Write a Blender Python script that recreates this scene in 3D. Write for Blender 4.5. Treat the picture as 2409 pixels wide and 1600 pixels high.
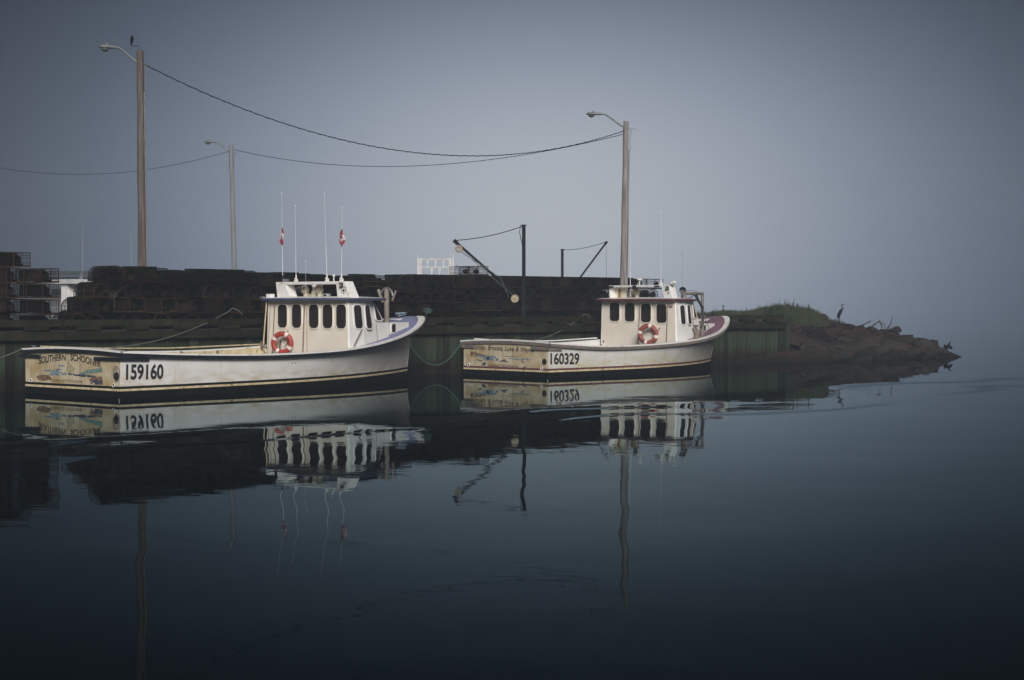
import bpy, math, random
from math import sin, cos, pi, radians, sqrt, atan2, exp
from mathutils import Vector, Matrix, noise as mnoise

random.seed(7)
D = bpy.data
for o in list(D.objects):
    D.objects.remove(o)
scene = bpy.context.scene
COL = scene.collection

# ------------------------------------------------------------------ camera
cam = D.cameras.new("Camera")
camo = D.objects.new("Camera", cam)
COL.objects.link(camo)
cam.sensor_width = 36.0
cam.lens = 36.0 * 4000 / 2409
cam.shift_y = -84 / 2409.0
cam.clip_end = 5000
camo.location = (0, 0, 2.5)
camo.rotation_euler = (radians(90), 0, 0)
scene.camera = camo

# ------------------------------------------------------------------ world
SUN = Vector((0.10, -0.86, 0.46)).normalized()
world = D.worlds.new("World")
scene.world = world
world.use_nodes = True
wn = world.node_tree
wn.nodes.clear()


def N(t, typ, loc=None, **kw):
    n = t.nodes.new(typ)
    for k, v in kw.items():
        setattr(n, k, v)
    return n


def mth(t, op, a, b=None, c=None):
    n = t.nodes.new('ShaderNodeMath')
    n.operation = op
    for i, v in enumerate((a, b, c)):
        if v is None:
            continue
        if isinstance(v, (int, float)):
            n.inputs[i].default_value = v
        else:
            t.links.new(v, n.inputs[i])
    return n.outputs[0]


def build_world():
    t = wn
    L = t.links
    out = N(t, 'ShaderNodeOutputWorld')
    bg = N(t, 'ShaderNodeBackground')
    tc = N(t, 'ShaderNodeTexCoord')
    sep = N(t, 'ShaderNodeSeparateXYZ')
    L.new(tc.outputs['Generated'], sep.inputs[0])
    x, y, z = sep.outputs
    el = mth(t, 'MULTIPLY', mth(t, 'ARCSINE', z), 180 / pi)
    az = mth(t, 'MULTIPLY', mth(t, 'ARCTAN2', x, y), 180 / pi)
    # fog bank glow: brightest low over the water ahead, dimming smoothly all round
    da = mth(t, 'DIVIDE', mth(t, 'SUBTRACT', az, 1.3), 9.3)
    de = mth(t, 'DIVIDE', mth(t, 'SUBTRACT', el, 2.8), 5.4)
    q = mth(t, 'ADD', mth(t, 'MULTIPLY', da, da), mth(t, 'MULTIPLY', de, de))
    g = mth(t, 'EXPONENT', mth(t, 'MULTIPLY', q, -0.5))
    val = mth(t, 'MULTIPLY_ADD', g, 0.166, 0.0035)
    sky = N(t, 'ShaderNodeTexSky', sky_type='NISHITA')
    sky.sun_disc = False
    sky.sun_elevation = math.asin(SUN.z)
    sky.sun_rotation = atan2(SUN.x, SUN.y)
    sky.air_density = 1.0
    sky.dust_density = 3.0
    bg2 = N(t, 'ShaderNodeBackground')
    L.new(sky.outputs[0], bg2.inputs[0])
    bg2.inputs[1].default_value = 0.001
    ramp = N(t, 'ShaderNodeMix', data_type='RGBA')
    L.new(g, ramp.inputs[0])
    ramp.inputs[6].default_value = (0.72, 0.94, 1.36, 1)
    ramp.inputs[7].default_value = (0.94, 1.0, 1.09, 1)
    L.new(ramp.outputs[2], bg.inputs[0])
    L.new(val, bg.inputs[1])
    add = N(t, 'ShaderNodeAddShader')
    L.new(bg.outputs[0], add.inputs[0])
    L.new(bg2.outputs[0], add.inputs[1])
    L.new(add.outputs[0], out.inputs[0])


build_world()
sl = D.lights.new("Sun", 'SUN')
sl.energy = 1.5
sl.angle = radians(24)
sl.color = (1.0, 0.965, 0.92)
so = D.objects.new("Sun", sl)
COL.objects.link(so)
so.rotation_euler = SUN.to_track_quat('Z', 'Y').to_euler()
so.location = (0, -20, 30)

scene.view_settings.view_transform = 'Standard'
scene.view_settings.look = 'None'
scene.view_settings.exposure = 1.5
scene.view_settings.gamma = 1
scene.view_settings.use_curve_mapping = False
scene.cycles.use_denoising = True
scene.cycles.max_bounces = 8
scene.cycles.transparent_max_bounces = 12
scene.cycles.volume_bounces = 1


# ------------------------------------------------------------------ materials
def mat(name, col, col2=None, rough=0.6, metal=0.0, scale=4.0, bump=0.0, bscale=20.0,
        stretch=(1, 1, 1), rnd=0.0, spec=0.5, worn=0.0, contrast=(0.35, 0.65), bdist=0.01,
        stain=None, stain_z=None, streak=None, wet=None):
    m = D.materials.new(name)
    m.use_nodes = True
    t = m.node_tree
    L = t.links
    b = t.nodes['Principled BSDF']
    b.inputs['Roughness'].default_value = rough
    b.inputs['Metallic'].default_value = metal
    b.inputs['Specular IOR Level'].default_value = spec
    tc = N(t, 'ShaderNodeTexCoord')
    mp = N(t, 'ShaderNodeMapping')
    mp.inputs['Scale'].default_value = stretch
    L.new(tc.outputs['Object'], mp.inputs[0])
    cur = None
    rgb = lambda c: (c[0], c[1], c[2], 1)
    nz = N(t, 'ShaderNodeTexNoise')
    nz.inputs['Scale'].default_value = scale
    nz.inputs['Detail'].default_value = 6
    L.new(mp.outputs[0], nz.inputs[0])
    mr = N(t, 'ShaderNodeMapRange')
    mr.inputs[1].default_value, mr.inputs[2].default_value = contrast
    L.new(nz.outputs[0], mr.inputs[0])
    mix = N(t, 'ShaderNodeMix', data_type='RGBA')
    L.new(mr.outputs[0], mix.inputs[0])
    mix.inputs[6].default_value = rgb(col)
    c2 = col2 if col2 else tuple(c * 0.82 for c in col)
    mix.inputs[7].default_value = rgb(c2)
    cur = mix.outputs[2]
    if stain:  # dirt with shape of its own: (colour, scale, stretch, lo, hi)
        sc_, ss, sst, lo, hi = stain
        mp2 = N(t, 'ShaderNodeMapping')
        mp2.inputs['Scale'].default_value = sst
        L.new(tc.outputs['Object'], mp2.inputs[0])
        n2 = N(t, 'ShaderNodeTexNoise')
        n2.inputs['Scale'].default_value = ss
        n2.inputs['Detail'].default_value = 5
        L.new(mp2.outputs[0], n2.inputs[0])
        r2 = N(t, 'ShaderNodeMapRange')
        r2.inputs[1].default_value, r2.inputs[2].default_value = lo, hi
        L.new(n2.outputs[0], r2.inputs[0])
        fac = r2.outputs[0]
        if stain_z:  # grime gathers within this height band: (z full, z none)
            sp = N(t, 'ShaderNodeSeparateXYZ')
            L.new(tc.outputs['Object'], sp.inputs[0])
            r3 = N(t, 'ShaderNodeMapRange')
            r3.inputs[1].default_value, r3.inputs[2].default_value = stain_z[1], stain_z[0]
            L.new(sp.outputs[2], r3.inputs[0])
            fac = mth(t, 'MULTIPLY', fac, r3.outputs[0])
        mx = N(t, 'ShaderNodeMix', data_type='RGBA')
        L.new(fac, mx.inputs[0])
        L.new(cur, mx.inputs[6])
        mx.inputs[7].default_value = rgb(sc_)
        cur = mx.outputs[2]
    if streak:  # (colour, scale, lo, hi) vertical run-off streaks
        sc_, ss, lo, hi = streak
        mp3 = N(t, 'ShaderNodeMapping')
        mp3.inputs['Scale'].default_value = (1, 1, 0.07)
        L.new(tc.outputs['Object'], mp3.inputs[0])
        n3 = N(t, 'ShaderNodeTexNoise')
        n3.inputs['Scale'].default_value = ss
        n3.inputs['Detail'].default_value = 3
        L.new(mp3.outputs[0], n3.inputs[0])
        r3 = N(t, 'ShaderNodeMapRange')
        r3.inputs[1].default_value, r3.inputs[2].default_value = lo, hi
        L.new(n3.outputs[0], r3.inputs[0])
        mx = N(t, 'ShaderNodeMix', data_type='RGBA')
        L.new(r3.outputs[0], mx.inputs[0])
        L.new(cur, mx.inputs[6])
        mx.inputs[7].default_value = rgb(sc_)
        cur = mx.outputs[2]
    if wet:  # tide band: weed-dark below this height above the water (colour, z low, z high)
        ge = N(t, 'ShaderNodeNewGeometry')
        sw = N(t, 'ShaderNodeSeparateXYZ')
        L.new(ge.outputs['Position'], sw.inputs[0])
        nzw = N(t, 'ShaderNodeTexNoise')
        nzw.inputs['Scale'].default_value = 2.5
        nzw.inputs['Detail'].default_value = 4
        L.new(ge.outputs['Position'], nzw.inputs[0])
        zz = mth(t, 'ADD', sw.outputs[2], mth(t, 'MULTIPLY_ADD', nzw.outputs[0], -0.5, 0.25))
        rw = N(t, 'ShaderNodeMapRange')
        rw.inputs[1].default_value, rw.inputs[2].default_value = wet[2], wet[1]
        L.new(zz, rw.inputs[0])
        mw = N(t, 'ShaderNodeMix', data_type='RGBA')
        L.new(rw.outputs[0], mw.inputs[0])
        L.new(cur, mw.inputs[6])
        mw.inputs[7].default_value = rgb(wet[0])
        cur = mw.outputs[2]
    if rnd:
        oi = N(t, 'ShaderNodeObjectInfo')
        hs = N(t, 'ShaderNodeHueSaturation')
        v = mth(t, 'MULTIPLY_ADD', oi.outputs['Random'], 2 * rnd, 1 - rnd)
        L.new(v, hs.inputs['Value'])
        L.new(mth(t, 'MULTIPLY_ADD', oi.outputs['Random'], 0.08 * rnd, 0.5 - 0.04 * rnd), hs.inputs['Hue'])
        L.new(cur, hs.inputs['Color'])
        cur = hs.outputs[0]
    L.new(cur, b.inputs['Base Color'])
    if bump:
        nb = N(t, 'ShaderNodeTexNoise')
        nb.inputs['Scale'].default_value = bscale
        nb.inputs['Detail'].default_value = 5
        L.new(mp.outputs[0], nb.inputs[0])
        bp = N(t, 'ShaderNodeBump')
        bp.inputs['Strength'].default_value = bump
        bp.inputs['Distance'].default_value = bdist
        L.new(nb.outputs[0], bp.inputs['Height'])
        L.new(bp.outputs[0], b.inputs['Normal'])
    if worn:
        nw = N(t, 'ShaderNodeTexNoise')
        nw.inputs['Scale'].default_value = 9
        nw.inputs['Detail'].default_value = 8
        L.new(tc.outputs['Object'], nw.inputs[0])
        r = N(t, 'ShaderNodeMapRange')
        r.inputs[1].default_value = worn
        r.inputs[2].default_value = worn + 0.09
        L.new(nw.outputs[0], r.inputs[0])
        tr = N(t, 'ShaderNodeBsdfTransparent')
        ms = N(t, 'ShaderNodeMixShader')
        L.new(r.outputs[0], ms.inputs[0])
        L.new(b.outputs[0], ms.inputs[1])
        L.new(tr.outputs[0], ms.inputs[2])
        L.new(ms.outputs[0], t.nodes['Material Output'].inputs[0])
    return m


gel = (0.62, 0.585, 0.52)
M = {}
M['hull1'] = mat('hull_white', (0.68, 0.67, 0.665), (0.62, 0.605, 0.59), rough=0.32, scale=1.2, bump=0.04, bscale=3,
                 stain=((0.40, 0.30, 0.15), 2.2, (1, 1, 3), 0.40, 0.75), stain_z=(0.30, 0.75),
                 streak=((0.52, 0.48, 0.41), 7, 0.60, 0.80))
M['transom1'] = mat('transom_stained_cream', (0.54, 0.47, 0.35), (0.45, 0.38, 0.26), rough=0.45, scale=2.5,
                    stain=((0.36, 0.25, 0.10), 2.0, (1, 1, 1), 0.45, 0.75),
                    streak=((0.30, 0.24, 0.14), 8, 0.55, 0.75))
M['hull2'] = mat('hull_white_worn', (0.61, 0.60, 0.59), (0.55, 0.54, 0.515), rough=0.34, scale=1.1, bump=0.04, bscale=3,
                 stain=((0.45, 0.38, 0.16), 2.0, (1, 1, 3), 0.38, 0.7), stain_z=(0.28, 0.8),
                 streak=((0.48, 0.43, 0.33), 7, 0.56, 0.78))
M['cabin'] = mat('cabin_cream', (0.79, 0.725, 0.64), (0.74, 0.67, 0.58), rough=0.38, scale=1.6,
                 streak=((0.60, 0.52, 0.42), 9, 0.62, 0.84), bump=0.03, bscale=6)
M['cabinwhite'] = mat('cabin_white', (0.72, 0.71, 0.70), (0.67, 0.655, 0.64), rough=0.35, scale=1.6,
                      streak=((0.52, 0.46, 0.40), 9, 0.6, 0.8))
M['white'] = mat('white_gelcoat', (0.74, 0.73, 0.72), (0.66, 0.65, 0.63), rough=0.35, scale=3,
                 stain=((0.42, 0.36, 0.27), 5, (1, 1, 1), 0.58, 0.75))
M['cream'] = mat('cream_paint', (0.62, 0.53, 0.36), (0.46, 0.36, 0.20), rough=0.55, scale=5,
                 stain=((0.22, 0.13, 0.06), 7, (1, 1, 1), 0.58, 0.72))
M['navy'] = mat('navy_rail', (0.008, 0.010, 0.015), (0.018, 0.021, 0.026), spec=0.25, rough=0.45, scale=6)
M['blueroof'] = mat('blue_trim', (0.055, 0.058, 0.13), (0.09, 0.09, 0.17), rough=0.5, scale=5)
M['bluedeck'] = mat('blue_nonskid', (0.13, 0.145, 0.26), (0.19, 0.20, 0.32), rough=0.8, scale=14, bump=0.3, bscale=90)
M['maroon'] = mat('maroon_trim', (0.10, 0.030, 0.040), (0.15, 0.055, 0.065), rough=0.55, scale=6)
M['purpledeck'] = mat('maroon_nonskid', (0.11, 0.055, 0.085), (0.16, 0.09, 0.12), rough=0.8, scale=14, bump=0.3, bscale=90)
M['black'] = mat('bottom_paint', (0.004, 0.0045, 0.005), (0.009, 0.009, 0.008), spec=0.08, rough=0.5, scale=3)
M['ink'] = mat('black_lettering', (0.012, 0.012, 0.014), (0.03, 0.03, 0.03), rough=0.5, scale=20)
M['inkworn'] = mat('worn_lettering', (0.05, 0.035, 0.025), rough=0.6, scale=10, worn=0.58)
M['inkmid'] = mat('brown_lettering', (0.06, 0.035, 0.032), rough=0.6, scale=10, worn=0.72)
M['pblue'] = mat('worn_blue_paint', (0.07, 0.17, 0.26), (0.22, 0.30, 0.34), rough=0.6, scale=8, worn=0.48)
M['pgreen'] = mat('worn_green_paint', (0.06, 0.16, 0.15), (0.20, 0.28, 0.24), rough=0.6, scale=8, worn=0.60)
M['pnavy'] = mat('worn_navy_paint', (0.03, 0.05, 0.09), rough=0.6, scale=8, worn=0.51)
M['pbrown'] = mat('worn_brown_paint', (0.11, 0.06, 0.035), (0.22, 0.14, 0.09), rough=0.6, scale=8, worn=0.52)
M['psail'] = mat('worn_sail_paint', (0.27, 0.24, 0.15), (0.40, 0.35, 0.22), rough=0.6, scale=8, worn=0.66)
M['pgrey'] = mat('worn_grey_paint', (0.08, 0.09, 0.10), rough=0.6, scale=8, worn=0.60)
M['soot'] = mat('exhaust_soot', (0.20, 0.16, 0.11), (0.3, 0.25, 0.17), rough=0.9, scale=9, worn=0.50)
M['glass'] = mat('dark_glass', (0.020, 0.016, 0.017), (0.028, 0.022, 0.022), rough=0.08, scale=2, spec=0.6)
M['gasket'] = mat('window_gasket', (0.02, 0.02, 0.02), rough=0.6)
M['rust'] = mat('rusty_track', (0.12, 0.085, 0.06), (0.22, 0.16, 0.11), rough=0.7, scale=14)
M['steel'] = mat('grey_steel', (0.30, 0.31, 0.33), (0.20, 0.20, 0.21), rough=0.4, metal=0.6, scale=6)
M['chrome'] = mat('chrome', (0.75, 0.76, 0.78), rough=0.12, metal=1.0)
M['greymetal'] = mat('weathered_grey', (0.17, 0.145, 0.12), (0.24, 0.20, 0.165), rough=0.7, scale=8, bump=0.2, bscale=30)
M['davit'] = mat('davit_paint', (0.10, 0.10, 0.105), (0.20, 0.15, 0.12), rough=0.55, scale=7)
M['hose'] = mat('black_hose', (0.02, 0.02, 0.022), rough=0.5)
M['buoyred'] = mat('lifebuoy_red', (0.36, 0.036, 0.018), (0.27, 0.03, 0.018), rough=0.5, scale=6)
M['buoyred2'] = mat('lifebuoy_faded_red', (0.25, 0.06, 0.04), (0.19, 0.045, 0.035), rough=0.6, scale=6,
                    stain=((0.015, 0.015, 0.015), 1.6, (1, 1, 1), 0.55, 0.60), stain_z=(-0.34, -0.10))
M['buoywhite'] = mat('lifebuoy_band', (0.70, 0.62, 0.55), rough=0.6, scale=9)
M['tan'] = mat('tan_mouth', (0.30, 0.18, 0.06), (0.22, 0.12, 0.04), rough=0.7, scale=10)
M['ventwhite'] = mat('vent_cream', (0.74, 0.68, 0.54), rough=0.4, scale=6)
M['green'] = mat('green_lamp_glass', (0.05, 0.20, 0.12), rough=0.3)
M['flagred'] = mat('flag_red', (0.30, 0.02, 0.03), (0.22, 0.02, 0.03), rough=0.8, scale=12)
M['flagwhite'] = mat('flag_white', (0.55, 0.47, 0.50), rough=0.8, scale=12)
M['ropegrey'] = mat('grey_rope', (0.13, 0.135, 0.12), (0.08, 0.085, 0.08), rough=0.9, scale=40)
M['ropedark'] = mat('old_rope', (0.06, 0.06, 0.052), (0.035, 0.036, 0.032), rough=0.9, spec=0.1, scale=40)
M['ropegreen'] = mat('green_rope', (0.035, 0.10, 0.085), (0.055, 0.125, 0.105), rough=0.9, scale=40)
M['ropewhite'] = mat('pale_rope', (0.42, 0.40, 0.36), rough=0.9, scale=40)
M['ropeblue'] = mat('blue_rope', (0.12, 0.22, 0.28), (0.30, 0.36, 0.40), rough=0.9, scale=40)
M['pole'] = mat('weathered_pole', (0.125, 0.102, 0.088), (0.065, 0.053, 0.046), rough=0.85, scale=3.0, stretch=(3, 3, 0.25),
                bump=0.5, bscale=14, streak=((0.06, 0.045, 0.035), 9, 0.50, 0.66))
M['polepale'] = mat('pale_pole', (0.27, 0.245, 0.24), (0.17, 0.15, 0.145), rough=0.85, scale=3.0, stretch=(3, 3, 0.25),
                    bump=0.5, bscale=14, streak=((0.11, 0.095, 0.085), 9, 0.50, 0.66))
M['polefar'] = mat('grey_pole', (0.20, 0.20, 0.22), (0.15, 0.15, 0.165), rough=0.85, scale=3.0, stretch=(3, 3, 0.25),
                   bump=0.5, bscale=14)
M['lamp'] = mat('lamp_head_grey', (0.16, 0.17, 0.17), (0.11, 0.12, 0.12), rough=0.5, scale=5)
M['lens'] = mat('lamp_lens', (0.10, 0.11, 0.11), rough=0.2)
M['wire'] = mat('overhead_wire', (0.018, 0.024, 0.028), spec=0.08, rough=0.7)
M['crane'] = mat('crane_steel', (0.006, 0.008, 0.010), (0.012, 0.014, 0.016), spec=0.08, rough=0.6, scale=8)
M['wheel'] = mat('pale_drum', (0.36, 0.31, 0.22), (0.25, 0.20, 0.13), rough=0.6, scale=8)
M['board'] = mat('algae_board', (0.018, 0.026, 0.017), (0.038, 0.036, 0.024), spec=0.08, rough=0.85, scale=2.2, stretch=(2, 2, 0.5),
                 bump=0.4, bscale=25, rnd=0.45, contrast=(0.3, 0.7),
                 wet=((0.014, 0.010, 0.007), 0.30, 0.75),
                 streak=((0.020, 0.060, 0.034), 7, 0.54, 0.72))
M['timber'] = mat('mossy_timber', (0.010, 0.012, 0.007), (0.022, 0.018, 0.011), spec=0.08, rough=0.9, scale=3, bump=0.5, bscale=20, rnd=0.3)
M['deck'] = mat('wharf_deck', (0.02, 0.021, 0.019), (0.032, 0.029, 0.025), spec=0.08, rough=0.9, scale=2, bump=0.3, bscale=12)
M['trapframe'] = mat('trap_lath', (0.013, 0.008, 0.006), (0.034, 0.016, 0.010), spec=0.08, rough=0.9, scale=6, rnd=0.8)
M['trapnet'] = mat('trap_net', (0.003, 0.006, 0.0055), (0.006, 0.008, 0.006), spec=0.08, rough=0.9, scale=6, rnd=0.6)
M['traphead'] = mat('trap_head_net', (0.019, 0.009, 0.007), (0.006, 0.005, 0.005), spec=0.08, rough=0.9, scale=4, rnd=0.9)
M['rock'] = mat('red_sandstone', (0.033, 0.022, 0.019), (0.022, 0.020, 0.020), spec=0.08, rough=0.9, scale=1.6, bump=0.8, bscale=7,
                bdist=0.08, rnd=0.4, wet=((0.010, 0.011, 0.009), 0.12, 0.42),
                streak=((0.018, 0.014, 0.013), 5, 0.5, 0.7))
M['soil'] = mat('red_soil', (0.055, 0.027, 0.020), (0.032, 0.021, 0.016), spec=0.08, rough=0.95, scale=1.3, bump=0.9, bscale=5,
                bdist=0.10, stain=((0.018, 0.019, 0.015), 0.9, (1, 1, 1), 0.40, 0.62), stain_z=(0.3, 1.3),
                wet=((0.012, 0.011, 0.009), 0.10, 0.40))
M['grass'] = mat('shore_grass', (0.030, 0.056, 0.028), (0.050, 0.064, 0.032), spec=0.08, rough=0.8, scale=0.8)
M['deadgrass'] = mat('dead_grass', (0.085, 0.065, 0.035), (0.06, 0.042, 0.028), spec=0.1, rough=0.8, scale=0.8)
M['drift'] = mat('driftwood', (0.05, 0.042, 0.04), (0.03, 0.026, 0.025), rough=0.9, scale=6)
M['heron'] = mat('heron_grey', (0.009, 0.012, 0.015), (0.016, 0.018, 0.021), spec=0.1, rough=0.8, scale=20)
M['blackbird'] = mat('black_feathers', (0.003, 0.0035, 0.004), rough=0.8, spec=0.1)
M['farwhite'] = mat('far_boat_white', (0.26, 0.27, 0.28), (0.21, 0.22, 0.23), rough=0.6, scale=2)
M['gantry'] = mat('gantry_grey_white', (0.52, 0.52, 0.52), (0.42, 0.42, 0.42), rough=0.6, scale=4)
M['drum'] = mat('cream_drum', (0.56, 0.50, 0.36), rough=0.5, scale=4)
M['shed'] = mat('far_shed_wall', (0.05, 0.06, 0.07), rough=0.8, scale=1)


# ------------------------------------------------------------------ mesh helpers
def tagp(o, **kw):
    for k, v in kw.items():
        if v is not None:
            o[k] = v
    return o


class MB:
    def __init__(s):
        s.v, s.f, s.mi = [], [], []
        s.cm = 0

    def add(s, vs, fs):
        b = len(s.v)
        s.v += [tuple(p) for p in vs]
        for f in fs:
            s.f.append(tuple(i + b for i in f))
            s.mi.append(s.cm)
        return s

    def box(s, c, d, rot=None):
        hx, hy, hz = d[0] / 2, d[1] / 2, d[2] / 2
        P = [Vector((sx * hx, sy * hy, sz * hz)) for sx in (-1, 1) for sy in (-1, 1) for sz in (-1, 1)]
        if rot is not None:
            P = [rot @ p for p in P]
        C = Vector(c)
        return s.add([p + C for p in P], [(0, 1, 3, 2), (4, 6, 7, 5), (0, 4, 5, 1), (2, 3, 7, 6), (0, 2, 6, 4), (1, 5, 7, 3)])

    def sweep(s, pts, radii, n=8, cap=True, flat=1.0):
        pts = [Vector(p) for p in pts]
        if isinstance(radii, (int, float)):
            radii = [radii] * len(pts)
        k = len(pts)
        rings = []
        prev = None
        for i, p in enumerate(pts):
            t = (pts[min(i + 1, k - 1)] - pts[max(i - 1, 0)])
            if t.length < 1e-9:
                t = Vector((0, 0, 1))
            t.normalize()
            if prev is None:
                a = Vector((0, 0, 1)) if abs(t.z) < 0.9 else Vector((0, 1, 0))
                u = t.cross(a).normalized()
            else:
                u = (prev - t * prev.dot(t)).normalized()
            prev = u
            w = t.cross(u)
            rings.append([p + (u * cos(2 * pi * j / n) * radii[i] * flat + w * sin(2 * pi * j / n) * radii[i]) for j in range(n)])
        vs = [q for r in rings for q in r]
        fs = []
        for i in range(k - 1):
            for j in range(n):
                fs.append((i * n + j, i * n + (j + 1) % n, (i + 1) * n + (j + 1) % n, (i + 1) * n + j))
        if cap:
            fs.append(tuple(range(n - 1, -1, -1)))
            fs.append(tuple((k - 1) * n + j for j in range(n)))
        return s.add(vs, fs)

    def cyl(s, a, b, r, r2=None, n=12):
        return s.sweep([a, b], [r, r if r2 is None else r2], n)

    def grid(s, rows, close=False):
        m, n = len(rows), len(rows[0])
        fs = []
        for i in range(m - 1):
            for j in range(n - 1 + (1 if close else 0)):
                fs.append((i * n + j, i * n + (j + 1) % n, (i + 1) * n + (j + 1) % n, (i + 1) * n + j))
        return s.add([p for r in rows for p in r], fs)

    def prism(s, pts, off):
        """polygon pts (3D) extruded by vector off"""
        n = len(pts)
        off = Vector(off)
        vs = [Vector(p) for p in pts] + [Vector(p) + off for p in pts]
        fs = [tuple(range(n - 1, -1, -1)), tuple(range(n, 2 * n))]
        for i in range(n):
            fs.append((i, (i + 1) % n, n + (i + 1) % n, n + i))
        return s.add(vs, fs)

    def torus(s, c, R, r, ax='y', n=40, m=12, a0=0, a1=2 * pi, sc=1.0):
        C = Vector(c)
        rows = []
        full = abs(a1 - a0 - 2 * pi) < 1e-6
        for i in range(n + (0 if full else 1)):
            a = a0 + (a1 - a0) * i / n
            ring = []
            for j in range(m):
                b = 2 * pi * j / m
                rr = R + r * cos(b)
                if ax == 'y':
                    p = Vector((rr * cos(a), r * sin(b) * sc, rr * sin(a)))
                else:
                    p = Vector((rr * cos(a), rr * sin(a), r * sin(b) * sc))
                ring.append(C + p)
            rows.append(ring)
        if full:
            rows.append(rows[0])
        return s.grid(rows, close=True)

    def lathe(s, c, prof, n=20, rot=None):
        C = Vector(c)
        rows = []
        for r, z in prof:
            ring = []
            for j in range(n):
                a = 2 * pi * j / n
                p = Vector((r * cos(a), r * sin(a), z))
                if rot is not None:
                    p = rot @ p
                ring.append(C + p)
            rows.append(ring)
        return s.grid(rows, close=True)

    def build(s, name, m, parent=None, smooth=False, loc=None, rotz=None):
        me = D.meshes.new(name)
        me.from_pydata(s.v, [], s.f)
        ms = m if isinstance(m, (list, tuple)) else [m]
        for x in ms:
            me.materials.append(x)
        if len(ms) > 1:
            me.polygons.foreach_set('material_index', s.mi)
        if smooth:
            me.polygons.foreach_set('use_smooth', [True] * len(me.polygons))
            if smooth != 'full':
                me.set_sharp_from_angle(angle=radians(35))
        me.update()
        o = D.objects.new(name, me)
        COL.objects.link(o)
        if parent is not None:
            o.parent = parent
        if loc is not None:
            o.location = loc
        if rotz is not None:
            o.rotation_euler = (0, 0, rotz)
        return o


def empty(name, loc, rz=0, label=None, category=None, group=None, kind=None):
    o = D.objects.new(name, None)
    COL.objects.link(o)
    o.location = loc
    o.rotation_euler = (0, 0, rz)
    o.empty_display_size = 0.3
    tagp(o, label=label, category=category, group=group, kind=kind)
    return o


def interp(tab, x):
    if x <= tab[0][0]:
        return tab[0][1]
    n = len(tab)
    for i in range(n - 1):
        x0, y0 = tab[i]
        x1, y1 = tab[i + 1]
        if x <= x1:
            m0 = (tab[i + 1][1] - tab[max(i - 1, 0)][1]) / (tab[i + 1][0] - tab[max(i - 1, 0)][0])
            m1 = (tab[min(i + 2, n - 1)][1] - tab[i][1]) / (tab[min(i + 2, n - 1)][0] - tab[i][0])
            h = x1 - x0
            t = (x - x0) / h
            return ((2 * t**3 - 3 * t**2 + 1) * y0 + (t**3 - 2 * t**2 + t) * h * m0 +
                    (-2 * t**3 + 3 * t**2) * y1 + (t**3 - t**2) * h * m1)
    return tab[-1][1]


def text_mesh(txt, fn, name, m, parent, bold=0.0, shear=0.0, spacing=1.0, sub=True):
    """flat lettering: text outline laid on a surface by fn(u, v) with u, v in 0..1"""
    cu = D.curves.new(name, 'FONT')
    cu.body = txt
    cu.size = 1
    cu.offset = bold
    cu.shear = shear
    cu.space_character = spacing
    cu.resolution_u = 4
    tmp = D.objects.new(name, cu)
    COL.objects.link(tmp)
    dg = bpy.context.evaluated_depsgraph_get()
    me = D.meshes.new_from_object(tmp.evaluated_get(dg))
    D.objects.remove(tmp)
    xs = [v.co.x for v in me.vertices]
    ys = [v.co.y for v in me.vertices]
    x0, x1, y0, y1 = min(xs), max(xs), min(ys), max(ys)
    for v in me.vertices:
        v.co = fn((v.co.x - x0) / (x1 - x0), (v.co.y - y0) / (y1 - y0))
    me.materials.clear()
    me.materials.append(m)
    me.name = name
    o = D.objects.new(name, me)
    COL.objects.link(o)
    o.parent = parent
    return o


def catenary(A, B, sag, n=24, wob=0.0):
    A, B = Vector(A), Vector(B)
    r = []
    for i in range(n + 1):
        t = i / n
        p = A.lerp(B, t)
        p.z -= 4 * sag * t * (1 - t)
        if wob and 0 < i < n:
            p += Vector((random.uniform(-wob, wob), random.uniform(-wob, wob), random.uniform(-wob, wob)))
        r.append(p)
    return r


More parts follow.
